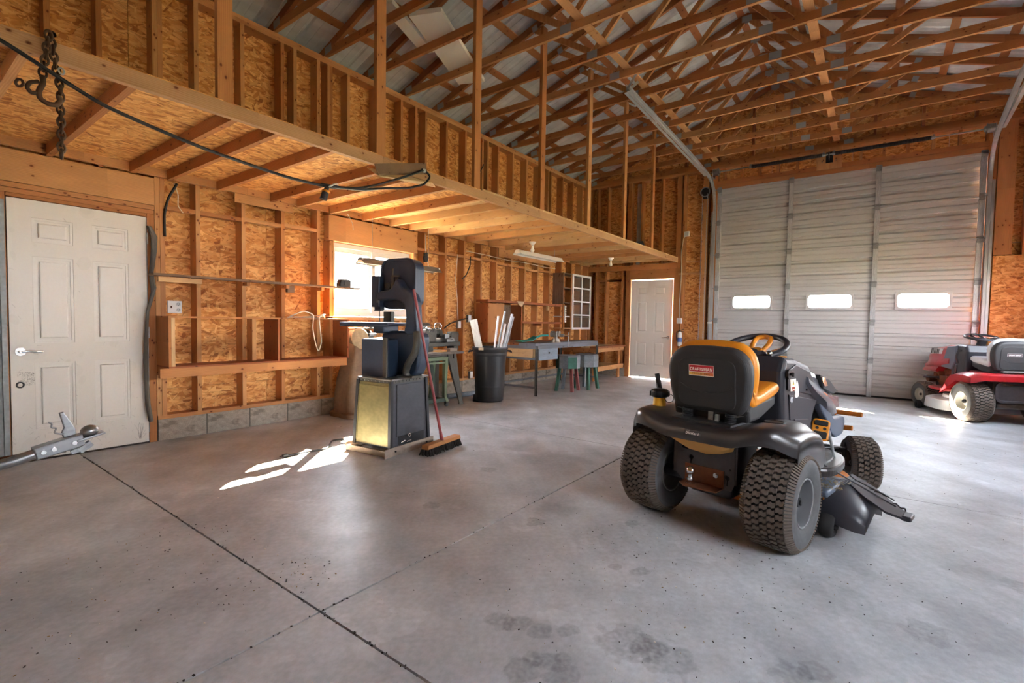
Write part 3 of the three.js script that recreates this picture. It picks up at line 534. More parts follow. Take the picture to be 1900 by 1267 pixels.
// ------------------------------------------------------------ storage loft
const rimTan = wood(0xcfa57c);
const loftT = thing('storage_loft', 'long timber storage loft with hanging posts along the left wall', 'loft', [0, 0, 0]);
{
  const zj = [2.83, 2.41, 1.88, 1.60, 1.18, 0.65, 0.35, -0.05, -0.52, -0.95, -1.3, -1.65, -1.98, -2.48, -3.02, -3.5, -3.95, -4.4, -4.85, -5.3, -5.75, -6.2];
  for (const [a, b] of [[0.748, 3.5], [-2.4, 0.745], [-5.0, -2.403], [-6.64, -5.003]]) lum(loftT, 'rim_board', 1.99, 2.03, 2.412, 2.497, a, b, rimTan);
  for (const [a, b] of [[0.9, 3.5], [-2.3, 0.897], [-6.64, -2.303]]) lum(loftT, 'ledger_board', 0.001, 0.039, 2.43, 2.50, a, b, W[2]);
  for (const z of [...zj, 3.3]) lum(loftT, 'joist', 0.04, 1.99, 2.411, 2.497, z - 0.019, z + 0.019, z < -0.4 ? pick([WL[1], W[2], WL[0]]) : pick(W));
  for (const [i, [a, b]] of [[1.6, 3.5], [0.35, 1.597], [-0.5, 0.347]].entries()) put(loftT, 'deck_panel', T(panelFlat(1.98, b - a, 0.012, i), [1.02, 2.504, (a + b) / 2]), M.osbLight);
  for (let z = -0.503; z > -6.6; z -= 0.187) lum(loftT, 'deck_plank', 0.01, 2.03, 2.498, 2.517, Math.max(z - 0.184, -6.64), z, pick(WL));
  for (const z of [1.93, 0.735, -0.47, -1.68, -2.88, -4.1, -5.33]) lum(loftT, 'hanger_post', 1.948, 1.988, 2.43, 4.7, z - 0.045, z + 0.045, pick(W));
}
function panelFlat(w, d, t, vr) { const g = bx(w, t, d).clone(), P = g.attributes.position, U = g.attributes.uv; for (let i = 0; i < P.count; i++) U.setXY(i, P.getZ(i) + vr * 0.4, P.getX(i) + vr * 0.3); return g; }
// ------------------------------------------------------------ riding mowers
const MM = {
  shell: std({ color: 0x2c2b2c, roughness: 0.62, bumpMap: speckle, bumpScale: 0.0012 }),
  plastic: std({ color: 0x2e2e34, roughness: 0.4 }),
  fender: phy({ color: 0x2b2628, roughness: 0.34, clearcoat: 0.4, clearcoatRoughness: 0.3, map: blotchTex }),
  greyPlastic: std({ color: 0x566070, roughness: 0.42 }),
  orange: std({ color: 0xdc8a1e, roughness: 0.45 }),
  orangePaint: std({ color: 0xc4701c, roughness: 0.5, map: blotchTex }),
  tyre: std({ color: 0x1c1a19, roughness: 0.85 }),
  tread: std({ color: 0x6e645d, roughness: 0.9, map: blotchTex }),
  sidewall: std({ color: 0x5c5d60, roughness: 0.75, map: blotchTex }),
  rim: std({ color: 0x77787a, roughness: 0.45, metalness: 0.4 }),
  frame: std({ color: 0x39353a, roughness: 0.55, map: blotchTex }),
  tank: std({ color: 0xcf9d55, roughness: 0.5 }),
  hoodGrey: phy({ color: 0x565962, roughness: 0.3, clearcoat: 0.5 }),
  red: phy({ color: 0xb5222c, roughness: 0.3, clearcoat: 0.6, map: blotchTex }),
  amber: std({ color: 0xd9783c, roughness: 0.3 }),
  lens: phy({ color: 0x9c7f82, roughness: 0.15, clearcoat: 1 }),
  paleGrey: std({ color: 0xc9ccd0, roughness: 0.5 }),
  rimCream: std({ color: 0xa8a49a, roughness: 0.5 }),
};
const decal = (w, h, draw, px = 512) => std({ map: canvasTex(px, Math.round(px * h / w), draw, false), roughness: 0.4 });
const boxFaceUV = (w, h, t = 0.002) => new THREE.BoxGeometry(w, h, t);
const extX = (zy, width, bevel = 0, holes = [], seg = 3) => { const g = ext(zy, width, bevel, holes, seg); g.rotateY(-Math.PI / 2); return g; };   // outline in z,y pushed along x
// wheel with its axle along x
function wheel(parent, name, pos, r, w, { rimMat = MM.rim, steer = 0, n = 44, cols = 4, shown = 1 } = {}) {
  const g = grp(parent, name, pos, [0, steer, 0]), h = w / 2, rt = r - 0.011;
  const prof = [[r * 0.46, -h * 0.8], [r * 0.52, -h * 0.95], [r * 0.7, -h * 1.06], [r * 0.85, -h * 1.02], [rt - 0.01, -h * 0.86], [rt, -h * 0.7], [rt + 0.002, 0], [rt, h * 0.7], [rt - 0.01, h * 0.86], [r * 0.85, h * 1.02], [r * 0.7, h * 1.06], [r * 0.52, h * 0.95], [r * 0.46, h * 0.8]];
  const ty = lathe(smooth(prof, 40, false).map((p) => [Math.max(p[0], r * 0.44), p[1]]), 56); ty.rotateZ(-Math.PI / 2);
  const tyre = put(g, 'tyre', ty, MM.sidewall);
  const bw = (w * 0.78) / cols, bl = (2 * Math.PI * r) / n * 0.8, gs = [];
  const blk = ext([[-bw * 0.46, -bl * 0.5], [-bw * 0.1, -bl * 0.28], [bw * 0.12, -bl * 0.5], [bw * 0.46, -bl * 0.3], [bw * 0.46, bl * 0.5], [bw * 0.12, bl * 0.3], [-bw * 0.1, bl * 0.52], [-bw * 0.46, bl * 0.3]], 0.016);
  const lug = bx(h * 0.34, 0.012, bl * 0.34);
  for (let i = 0; i < n; i++) for (let c = 0; c < cols; c++) {
    const a = ((i + (c % 2) * 0.5) / n) * 2 * Math.PI, x = -w * 0.39 + bw * (c + 0.5);
    const m = new THREE.Matrix4().makeRotationX(a).multiply(new THREE.Matrix4().makeTranslation(x, r - 0.004 - Math.abs(x) ** 2 * 0.7, 0)).multiply(new THREE.Matrix4().makeRotationX(-Math.PI / 2));
    gs.push(blk.clone().applyMatrix4(m));
  }
  for (let i = 0; i < n * 2; i++) for (const s of [-1, 1]) { const a = (i / (n * 2)) * 2 * Math.PI; gs.push(lug.clone().applyMatrix4(new THREE.Matrix4().makeRotationX(a).multiply(new THREE.Matrix4().makeTranslation(s * h * 0.9, r - 0.019, 0)).multiply(new THREE.Matrix4().makeRotationZ(-s * 0.75)))); }
  const cb = lathe([[rt - 0.004, -h * 0.8], [rt + 0.0035, -h * 0.66], [rt + 0.005, 0], [rt + 0.0035, h * 0.66], [rt - 0.004, h * 0.8]], 56); cb.rotateZ(-Math.PI / 2); put(tyre, 'groove_shade', cb, MM.tyre);  // dark band under the blocks paints the shade in the tread grooves
  const td = put(tyre, 'tread', gs, MM.tread); td.userData.kind = 'stuff';
  const rm = lathe([[0.012, -h * 0.55], [r * 0.2, -h * 0.55], [r * 0.26, -h * 0.3], [r * 0.4, -h * 0.3], [r * 0.45, -h * 0.5], [r * 0.455, -h * 0.92], [r * 0.5, -h * 0.96], [r * 0.5, -h * 0.8], [r * 0.47, -h * 0.6], [r * 0.47, h * 0.6], [r * 0.5, h * 0.8], [r * 0.5, h * 0.96], [r * 0.455, h * 0.92], [r * 0.45, h * 0.5], [r * 0.4, h * 0.25], [r * 0.26, h * 0.25], [r * 0.2, h * 0.5], [0.012, h * 0.5]], 36); rm.rotateZ(-Math.PI / 2);
  put(g, 'rim', rm, rimMat);
  put(g, 'hub', [CY(r * 0.1, r * 0.1, w * 0.72, 0, 0, 0, [0, 0, Math.PI / 2], 18), CY(r * 0.06, r * 0.06, w * 0.8, 0, 0, 0, [0, 0, Math.PI / 2], 6)], M.darkSteel);
  return g;
}
function steeringWheel(parent, pos, tilt, R, ringMat, spokeMat) {
  const g = grp(parent, 'steering_wheel', pos, [tilt, 0, 0]);
  const t = tor(R, 0.019, 14, 56); t.rotateX(Math.PI / 2); put(g, 'rim', t, ringMat);
  const arc = (a) => [Math.sin(a) * R * 0.98, 0, -Math.cos(a) * R * 0.98];
  const sp = (a0, a1) => { const p = arc(a0), q = arc(a1); return sheet([[[p[0], 0.004, p[2]], [q[0], 0.004, q[2]]], [[p[0] * 0.55, -0.02, p[2] * 0.55 + 0.005], [q[0] * 0.55, -0.02, q[2] * 0.55 + 0.005]], [[p[0] * 0.25, -0.035, p[2] * 0.25 + 0.01], [q[0] * 0.25, -0.035, q[2] * 0.25 + 0.01]]], [0, -0.014, 0]); };
  put(g, 'spoke', tube([[-0.035, -0.035, 0.0], [-0.05, -0.018, -R * 0.5], [-0.042, -0.002, -R * 0.82], [0, 0.0, -R * 0.93], [0.042, -0.002, -R * 0.82], [0.05, -0.018, -R * 0.5], [0.035, -0.035, 0.0]], 0.0165, 60, 10), spokeMat); put(g, 'spoke', sp(1.5, 2.2), spokeMat); put(g, 'spoke', sp(-2.2, -1.5), spokeMat);
  put(g, 'hub', [CY(0.05, 0.058, 0.03, 0, -0.04, 0.008, null, 26), CY(0.036, 0.045, 0.012, 0, -0.02, 0.008, null, 26)], spokeMat);
  return g;
}
function mowerSeat(g, y0, z0, shellMat, padMat, sticker, sw, sh, sy) {
  const out = (sx, sy2, dy) => smooth([[-0.185 * sx, dy], [-0.1 * sx, dy - 0.008], [0.1 * sx, dy - 0.008], [0.185 * sx, dy], [0.222 * sx, 0.08 * sy2], [0.24 * sx, 0.22 * sy2], [0.222 * sx, 0.31 * sy2], [0.16 * sx, 0.368 * sy2], [0.06 * sx, 0.382 * sy2], [-0.06 * sx, 0.382 * sy2], [-0.16 * sx, 0.368 * sy2], [-0.222 * sx, 0.31 * sy2], [-0.24 * sx, 0.22 * sy2], [-0.222 * sx, 0.08 * sy2]], 72);
  const s = grp(g, 'seat', [0, y0, z0], [0.1, 0, 0]);
  put(s, 'back_shell', T(ext(out(1, 0.96, 0), 0.085, 0.034, [], 6), [0, 0, 0]), shellMat);
  put(s, 'back_panel', T(ext(smooth([[-0.15, 0.02], [0, 0.012], [0.15, 0.02], [0.165, 0.15], [0.15, 0.275], [0, 0.295], [-0.15, 0.275], [-0.165, 0.15]], 56), 0.012, 0.005), [0, 0.01, 0.0405]), shellMat);
  put(s, 'back_seam', tube([[-0.15, 0.15, 0.0475], [-0.08, 0.115, 0.048], [0.02, 0.105, 0.048], [0.1, 0.12, 0.048], [0.15, 0.15, 0.0475]], 0.0025, 24, 6), shellMat);
  if (sticker) put(s, 'sticker', boxFaceUV(sw, sh), sticker, [-0.025, sy, 0.0476]);
  put(s, 'backrest_pad', T(ext(out(1.02, 1.02, 0.03), 0.075, 0.035, [], 6), [0, 0.004, -0.062]), padMat);
  put(s, 'seat_pan', T(extX([[0.02, -0.045], [-0.12, -0.055], [-0.34, -0.02], [-0.36, 0.04], [0.0, 0.05], [0.03, 0.02]], 0.44, 0.018), [0, 0, -0.02]), shellMat);
  put(s, 'cushion', T(extX(smooth([[0.0, 0.035], [-0.12, 0.03], [-0.33, 0.042], [-0.375, 0.08], [-0.34, 0.118], [-0.2, 0.106], [-0.06, 0.1], [0.0, 0.13]], 48), 0.47, 0.032, [], 5), [0, 0, -0.03]), padMat);
  return s;
}
{
  const g = thing('riding_mower', 'black riding lawn mower with orange seat and black discharge chute in the foreground', 'lawn mower', [4.575, 0, 0.365], -11);
  wheel(g, 'rear_wheel', [-0.365, 0.26, 0], 0.26, 0.235, { n: 46, cols: 5 }); wheel(g, 'rear_wheel', [0.37, 0.26, 0], 0.26, 0.235, { n: 46, cols: 5 });
  wheel(g, 'front_wheel', [0.41, 0.19, -1.42], 0.19, 0.165, { steer: 0.5, n: 36, cols: 4 }); wheel(g, 'front_wheel', [-0.41, 0.19, -1.42], 0.19, 0.165, { steer: 0.5, n: 36, cols: 4 });
  // rear frame plate with its holes
  const key = (x, y) => [[x - 0.005, y - 0.045], [x + 0.005, y - 0.045], [x + 0.005, y - 0.012], [x + 0.013, y - 0.004], [x + 0.013, y + 0.006], [x + 0.006, y + 0.014], [x - 0.006, y + 0.014], [x - 0.013, y + 0.006], [x - 0.013, y - 0.004], [x - 0.005, y - 0.012]];
  const sq = (x, y, a, b = a) => [[x - a, y - b], [x + a, y - b], [x + a, y + b], [x - a, y + b]];
  put(g, 'frame_plate', ext([[-0.165, 0.56], [-0.165, 0.30], [-0.13, 0.27], [0.16, 0.262], [0.175, 0.30], [0.175, 0.57]], 0.006, 0.001, [sq(-0.115, 0.465, 0.02, 0.018), key(-0.075, 0.405), key(0.135, 0.33), sq(0.07, 0.435, 0.004), sq(0.06, 0.365, 0.004), sq(0.15, 0.38, 0.004), sq(-0.13, 0.43, 0.004)]), MM.frame, [0, 0, 0.125]);
  put(g, 'transaxle', [RB(0.30, 0.2, 0.24, 0, 0.3, -0.02, 0.03), CY(0.035, 0.035, 0.6, 0, 0.26, 0, [0, 0, Math.PI / 2]), B(0.2, 0.16, 0.1, 0, 0.45, 0.02)], M.darkSteel);
  put(g, 'frame_rail', [B(0.03, 0.1, 1.5, -0.16, 0.36, -0.65), B(0.03, 0.1, 1.5, 0.16, 0.36, -0.65), B(0.03, 0.26, 0.25, 0.17, 0.43, 0.0), B(0.03, 0.26, 0.25, -0.17, 0.43, 0.0)], MM.frame);
  const hp = put(g, 'hitch_plate', [B(0.225, 0.098, 0.006, 0.005, 0.318, 0.132), ext([[-0.108, 0], [0.118, 0], [0.118, 0.09], [-0.06, 0.115], [-0.108, 0.07]], 0.006).rotateX(Math.PI / 2).translate(0, 0.268, 0.13)], M.rust, null, null, 'rusty steel hitch plate');
  for (const x of [-0.072, 0.075]) put(hp, 'bolt', [CY(0.011, 0.011, 0.012, x, 0.335, 0.14, [Math.PI / 2, 0, 0], 6), CY(0.014, 0.014, 0.004, x, 0.335, 0.136, [Math.PI / 2, 0, 0], 14)], M.chrome);
  put(g, 'hitch_ball', [sph(0.025, -0.045, 0.345, 0.19), CY(0.012, 0.014, 0.03, -0.045, 0.318, 0.19), CY(0.021, 0.021, 0.012, -0.045, 0.3, 0.19, null, 6), CY(0.026, 0.026, 0.006, -0.045, 0.277, 0.19), CY(0.018, 0.018, 0.02, -0.045, 0.256, 0.19, null, 6)], M.chrome);
  put(g, 'fuel_tank', loft([[-0.21, 0.05], [-0.17, 0.13], [-0.08, 0.135], [0.02, 0.12], [0.1, 0.13], [0.17, 0.1]].map(([x, hh], i) => { const b = [0.54, 0.49, 0.455, 0.445, 0.46, 0.49][i]; return [[x, b + 0.02, 0.13], [x, b, 0.145], [x, b + 0.02, 0.19], [x, 0.585, 0.215], [x, 0.6, 0.17], [x, 0.6, 0.0], [x, b + 0.03, 0.0]]; }), { crease: 1.2 }), MM.tank, null, null, 'yellowed plastic fuel tank');
  // fender shell: rows across the width, each row runs from the rear skirt over the top to the front
  const rows = [], N = 28;
  for (let i = 0; i <= N; i++) {
    const x = -0.47 + 0.94 * i / N, a = Math.abs(x), sm = (e0, e1) => { const t = Math.min(1, Math.max(0, (a - e0) / (e1 - e0))); return t * t * (3 - 2 * t); };
    const hump = sm(0.17, 0.33), edge = sm(0.38, 0.47), top = 0.62 + 0.038 * hump - 0.055 * edge, side = hump;
    const zr = 0.245 - 0.10 * edge - 0.03 * sm(0.3, 0.42), low = 0.085 + 0.0 * hump;
    const zf = -0.14 - 0.14 * side, foot = side > 0.5 ? 0.40 : top - 0.03;
    const r = [[x, top - low, zr], [x, top - low + 0.012, zr + 0.006], [x, top - 0.03, zr], [x, top - 0.008, zr - 0.018], [x, top, zr - 0.05], [x, top + 0.006 * side, zr - 0.14], [x, top, zf + 0.16], [x, top - 0.012 * side, zf + 0.10]];
    const d = top - foot; for (let k = 1; k <= 5; k++) { const t = k / 5; r.push([x * (1 + 0.02 * t * side), top - 0.012 * side - d * (1 - Math.cos(t * Math.PI / 2)) * 0.98, zf + 0.10 - (0.05 + 0.10 * side) * Math.sin(t * Math.PI / 2)]); }
    if (i === 0) { rows.push(r.map((p) => [p[0] - 0.006, p[1] - 0.075, p[2]])); rows.push(r.map((p) => [p[0] - 0.006, p[1] - 0.03, p[2]])); }
    rows.push(r);
    if (i === N) { rows.push(r.map((p) => [p[0] + 0.006, p[1] - 0.03, p[2]])); rows.push(r.map((p) => [p[0] + 0.006, p[1] - 0.075, p[2]])); }
  }
  const fen = put(g, 'fender', sheet(rows, [0, -0.008, 0.0], 1.0), MM.fender);
  put(fen, 'cup_holder', [T(tor(0.046, 0.006, 8, 30), [0.33, 0.66, 0.03], [Math.PI / 2, 0, 0]), CY(0.044, 0.04, 0.05, 0.33, 0.638, 0.03, null, 26)], M.black);
  put(fen, 'decal', boxFaceUV(0.09, 0.03), decal(0.09, 0.03, (c, w, h) => { c.fillStyle = '#2a2526'; c.fillRect(0, 0, w, h); c.fillStyle = '#c9c6c2'; c.font = 'bold 26px sans-serif'; c.fillText('powered by', 40, 34); c.fillStyle = '#f4f2ee'; c.font = 'italic bold 112px sans-serif'; c.fillText('DieHard', 30, 140); }), [-0.01, 0.575, 0.2545]);
  put(g, 'rear_deck_plate', [B(0.34, 0.012, 0.26, 0, 0.628, 0.06), B(0.3, 0.02, 0.05, 0.02, 0.655, 0.0)], M.black);
  // seat springs and brackets
  for (const x of [-0.12, 0.13]) { const pts = []; for (let i = 0; i <= 60; i++) { const a = i / 60 * 5 * 2 * Math.PI; pts.push(V(x + 0.026 * Math.cos(a), 0.632 + i / 60 * 0.055, 0.1 + 0.026 * Math.sin(a))); } put(g, 'seat_spring', new THREE.TubeGeometry(new THREE.CatmullRomCurve3(pts), 90, 0.0045, 6), M.black); }
  put(g, 'seat_bracket', [B(0.36, 0.012, 0.07, 0, 0.692, 0.05), B(0.03, 0.06, 0.03, 0.02, 0.66, 0.09), B(0.02, 0.04, 0.02, 0.06, 0.65, 0.11), B(0.08, 0.008, 0.16, 0.17, 0.672, 0.0, [0, 0, 0.35]), B(0.08, 0.008, 0.16, -0.16, 0.67, 0.0, [0, 0, -0.2])], M.galvDull);
  const stick = decal(0.13, 0.056, (c, w, h) => {
    c.fillStyle = '#efe6d8'; c.fillRect(0, 0, w, h); c.fillStyle = '#c2202a'; c.fillRect(8, 8, w - 16, h * 0.62 - 8);
    const gr = c.createLinearGradient(0, 0, w, 0); gr.addColorStop(0, '#e8c24a'); gr.addColorStop(1, '#d9622a'); c.fillStyle = gr; c.fillRect(8, h * 0.68, w - 16, h * 0.26);
    c.fillStyle = '#fff6ea'; c.font = 'bold 84px sans-serif'; c.textAlign = 'center'; c.fillText('CRAFTSMAN', w / 2, h * 0.52, w - 40); c.fillStyle = '#2b1a10'; c.font = 'bold 36px sans-serif'; c.fillText('P R O F E S S I O N A L', w / 2, h * 0.865, w - 50);
  });
  mowerSeat(g, 0.685, 0.075, MM.shell, MM.orange, stick, 0.145, 0.0625, 0.232);
  // fuel filler
  put(g, 'filler_neck', CY(0.036, 0.04, 0.055, -0.33, 0.69, 0.06, null, 24), std({ color: 0xe6b52e, roughness: 0.5 }), null, null, 'yellow filler neck');
  put(g, 'fuel_cap', [lathe([[0.001, 0.05], [0.03, 0.052], [0.05, 0.046], [0.055, 0.03], [0.055, 0.012], [0.044, 0], [0.001, 0]], 24).translate(-0.33, 0.715, 0.06), ...Array.from({ length: 8 }, (_, i) => B(0.012, 0.03, 0.006, -0.33 + 0.055 * Math.cos(i * Math.PI / 4), 0.737, 0.06 + 0.055 * Math.sin(i * Math.PI / 4), [0, -i * Math.PI / 4, 0]))], M.black);
  put(g, 'cap_tether', T(tor(0.026, 0.002, 6, 26), [-0.265, 0.715, 0.06], [0, 0.3, 0]), M.black);
  put(g, 'lift_lever', [rod([-0.39, 0.6, -0.06], [-0.405, 0.78, -0.06], 0.007), rod([-0.403, 0.745, -0.06], [-0.425, 0.845, -0.06], 0.017, 0.015)], M.black);
  // console and hood
  put(g, 'console', extX([[-0.30, 0.90], [-0.35, 0.985], [-0.5, 0.975], [-0.78, 0.915], [-1.0, 0.70], [-0.93, 0.62], [-0.82, 0.44], [-0.44, 0.42], [-0.34, 0.6], [-0.31, 0.78]], 0.50, 0.035, [], 5), MM.plastic);
  for (const s of [-1, 1]) {
    put(g, 'console_panel', T(extX([[-0.37, 0.79], [-0.36, 0.90], [-0.5, 0.935], [-0.77, 0.875], [-0.965, 0.70]], 0.014, 0.005), [s * 0.25, 0, 0]), MM.plastic);
    put(g, 'console_panel', T(extX([[-0.40, 0.76], [-0.93, 0.675], [-0.86, 0.60], [-0.78, 0.46], [-0.48, 0.44]], 0.012, 0.005), [s * 0.25, 0, 0]), MM.plastic);
  }
  put(g, 'leg_panel', [T(extX([[-0.50, 0.60], [-0.76, 0.57], [-0.74, 0.47], [-0.5, 0.46]], 0.012, 0.004), [0.257, 0, 0])], MM.plastic);
  for (const [z, y] of [[-0.44, 0.81], [-0.7, 0.765], [-0.9, 0.70]]) put(g, 'console_screw', CY(0.007, 0.007, 0.008, 0.262, y, z, [0, 0, Math.PI / 2], 10), M.black);
  put(g, 'side_port', [T(tor(0.014, 0.005, 8, 20), [0.26, 0.725, -0.43], [0, Math.PI / 2, 0])], MM.paleGrey);
  put(g, 'steering_column', [rod([0, 0.9, -0.52], [0, 1.0, -0.46], 0.05, 0.042, 22), lathe([[0.1, 0], [0.085, 0.05], [0.055, 0.07]], 26).translate(0, 0.94, -0.5)], MM.plastic);
  steeringWheel(g, [-0.005, 1.03, -0.55], 0.38, 0.182, MM.plastic, MM.orange);
  const sec = (z, w, top, bot, r) => smooth([[-w, bot], [-w, (top + bot) / 2], [-w * 0.97, top - r], [-w * 0.72, top - r * 0.25], [-w * 0.3, top], [w * 0.3, top], [w * 0.72, top - r * 0.25], [w * 0.97, top - r], [w, (top + bot) / 2], [w, bot]], 40).map(([x, y]) => [x, y, z]);
  put(g, 'hood', loft([sec(-0.70, 0.24, 0.945, 0.80, 0.06), sec(-0.82, 0.25, 0.92, 0.72, 0.07), sec(-1.0, 0.258, 0.885, 0.64, 0.08), sec(-1.2, 0.255, 0.83, 0.56, 0.09), sec(-1.34, 0.24, 0.77, 0.52, 0.09), sec(-1.44, 0.21, 0.695, 0.50, 0.08), sec(-1.50, 0.165, 0.60, 0.49, 0.05), sec(-1.52, 0.13, 0.545, 0.495, 0.02)], { crease: 1.1 }), MM.hoodGrey);
  for (const s of [-1, 1]) {
    put(g, 'hood_vent', T(extX([[-0.90, 0.85], [-1.12, 0.80], [-1.33, 0.70], [-1.22, 0.695], [-0.98, 0.755]], 0.03, 0.004), [s * 0.262, 0, 0]), M.black);
    put(g, 'side_reflector', T(extX([[-0.98, 0.73], [-1.08, 0.705], [-1.085, 0.65], [-0.99, 0.67]], 0.03, 0.003), [s * 0.264, 0, 0]), MM.amber);
    put(g, 'headlight', T(extX([[-1.10, 0.70], [-1.36, 0.66], [-1.38, 0.585], [-1.30, 0.575], [-1.105, 0.645]], 0.04, 0.005), [s * 0.255, 0, 0]), MM.lens);
    put(g, 'hood_pinstripe', T(extX([[-0.92, 0.835], [-1.0, 0.82], [-1.06, 0.765], [-0.99, 0.765]], 0.03, 0.001), [s * 0.268, 0, 0]), MM.lens);
    put(g, 'front_skirt', T(extX(smooth([[-0.98, 0.68], [-1.12, 0.64], [-1.26, 0.55], [-1.36, 0.5], [-1.58, 0.49], [-1.62, 0.43], [-1.58, 0.36], [-1.42, 0.35], [-1.3, 0.39], [-1.18, 0.5], [-1.02, 0.61]], 60), 0.05, 0.012), [s * 0.235, 0, 0]), MM.greyPlastic);
  }
  put(g, 'front_bumper', [RB(0.44, 0.13, 0.12, 0, 0.425, -1.57, 0.03)], MM.greyPlastic);
  put(g, 'brush_guard', [rod([-0.36, 0.505, -1.66], [0.36, 0.505, -1.66], 0.019), rod([-0.3, 0.36, -1.62], [0.31, 0.40, -1.62], 0.019), rod([-0.18, 0.3, -1.5], [-0.18, 0.5, -1.66], 0.016), rod([0.18, 0.3, -1.5], [0.18, 0.5, -1.66], 0.016)], MM.orangePaint);
  put(g, 'choke_knob', [CY(0.022, 0.016, 0.02, 0.2, 0.975, -0.44, null, 20), CY(0.012, 0.012, 0.03, 0.2, 0.955, -0.44, null, 12)], MM.orange);
  put(g, 'key_switch', [CY(0.028, 0.03, 0.014, 0.262, 0.885, -0.36, [0, 0, Math.PI / 2], 24), CY(0.008, 0.008, 0.03, 0.275, 0.885, -0.36, [0, 0, Math.PI / 2], 10), B(0.012, 0.024, 0.02, 0.288, 0.885, -0.36)], M.black);
  put(g, 'key_tag', boxFaceUV(0.045, 0.07, 0.003), decal(0.045, 0.07, (c, w, h) => { c.fillStyle = '#efe9de'; c.fillRect(0, 0, w, h); c.fillStyle = '#e8c81e'; c.beginPath(); c.moveTo(w / 2, 20); c.lineTo(w - 90, 190); c.lineTo(90, 190); c.fill(); c.fillStyle = '#222'; c.fillRect(w / 2 - 12, 80, 24, 70); c.fillStyle = '#a3452c'; c.fillRect(60, 260, w - 120, 330); c.fillStyle = '#e9dccb'; c.beginPath(); c.arc(w / 2, 420, 90, 0, 7); c.fill(); c.fillStyle = '#a3452c'; c.beginPath(); c.arc(w / 2, 420, 60, 0, 7); c.fill(); }, 256), [0.292, 0.825, -0.35], [0, 1.2, 0.1], 'safety tag hanging from the key');
  put(g, 'key_fob', T(ext(smooth([[0, 0.05], [0.012, 0.02], [0.018, -0.03], [0.01, -0.05], [-0.01, -0.05], [-0.018, -0.03], [-0.012, 0.02]], 30), 0.006, 0.002), [0.3, 0.80, -0.385], [0, 1.2, 0]), M.white, null, null, 'white oval key fob');
  put(g, 'hour_lever', [rod([0.14, 0.98, -0.40], [0.14, 1.0, -0.385], 0.012), sph(0.018, 0.14, 1.0, -0.385)], M.chrome);
  // running boards, pedal
  for (const s of [-1, 1]) { put(g, 'footrest', T(ext(smooth([[0.24, -0.18], [0.42, -0.2], [0.52, -0.27], [0.53, -0.48], [0.47, -0.68], [0.34, -0.78], [0.24, -0.78]], 50).map(([x, z]) => [s * x, z]), 0.05, 0.014), [0, 0.375, 0], [Math.PI / 2, 0, 0]), MM.fender); put(g, 'foot_pad', T(ext(smooth([[0.28, -0.3], [0.45, -0.32], [0.47, -0.5], [0.4, -0.66], [0.28, -0.68]], 40).map(([x, z]) => [s * x, z]), 0.012, 0.004), [0, 0.404, 0], [Math.PI / 2, 0, 0]), M.galvDull); }
  const pd = put(g, 'pedal', T(ext(rrect(0.09, 0.125, 0.02), 0.018, 0.005), [0.40, 0.56, -0.50], [-0.35, 0.3, 0]), MM.orange);
  for (const y of [0.038, -0.032]) put(pd, 'pedal_pad', T(T(ext(rrect(0.068, y > 0 ? 0.03 : 0.042, 0.008), 0.01, 0.003), [0, y, 0.012]), [0.40, 0.56, -0.50], [-0.35, 0.3, 0]), M.rubber);
  for (const x of [-0.018, 0.02]) put(pd, 'pedal_hole', T(CY(0.009, 0.009, 0.004, x, 0.008, 0.0085, [Math.PI / 2, 0, 0], 14), [0.40, 0.56, -0.50], [-0.35, 0.3, 0]), M.black);
  put(g, 'pedal_arm', [rod([0.40, 0.56, -0.51], [0.36, 0.38, -0.58], 0.01), rod([0.44, 0.56, -0.51], [0.46, 0.40, -0.56], 0.008)], M.galv);
  // engine bay below the hood and front axle
  put(g, 'engine', [RB(0.36, 0.26, 0.42, 0, 0.5, -1.12, 0.03), CY(0.09, 0.09, 0.12, 0.08, 0.5, -1.3, [Math.PI / 2, 0, 0]), B(0.3, 0.1, 0.5, 0, 0.37, -1.1)], M.black);
  put(g, 'front_axle', [RB(0.66, 0.07, 0.07, 0, 0.25, -1.42, 0.015), CY(0.024, 0.024, 0.14, 0.34, 0.23, -1.42), CY(0.024, 0.024, 0.14, -0.34, 0.23, -1.42), CY(0.03, 0.036, 0.03, 0.34, 0.315, -1.42), B(0.05, 0.12, 0.08, 0, 0.3, -1.42), rod([0.34, 0.2, -1.42], [0.44, 0.19, -1.42], 0.015), rod([-0.34, 0.2, -1.42], [-0.44, 0.19, -1.42], 0.015)], M.darkSteel);
  put(g, 'tie_rod', [rod([0.32, 0.26, -1.32], [-0.32, 0.26, -1.32], 0.008), rod([0.3, 0.3, -1.3], [0.1, 0.34, -0.8], 0.008)], M.darkSteel);
  // mower deck
  const dk = smooth([[-0.5, -0.75], [-0.42, -0.42], [-0.1, -0.33], [0.2, -0.34], [0.47, -0.4], [0.52, -0.7], [0.46, -1.0], [0.15, -1.15], [-0.15, -1.15], [-0.44, -1.02]], 72);
  put(g, 'mower_deck', loft([dk.map(([x, z]) => [x * 1.0, 0.07, z]), dk.map(([x, z]) => [x, 0.1, z]), dk.map(([x, z]) => [x * 0.99, 0.19, -0.75 + (z + 0.75) * 0.98]), dk.map(([x, z]) => [x * 0.9, 0.225, -0.75 + (z + 0.75) * 0.9]), dk.map(([x, z]) => [x * 0.3, 0.235, -0.75 + (z + 0.75) * 0.3])], { crease: 0.9 }), MM.orangePaint, null, null, 'orange painted steel deck');
  for (const x of [-0.28, 0.3]) put(g, 'spindle_cover', [CY(0.1, 0.11, 0.05, x, 0.255, -0.7, null, 30), T(tor(0.1, 0.012, 8, 34), [x, 0.285, -0.7], [Math.PI / 2, 0, 0])], M.darkSteel);
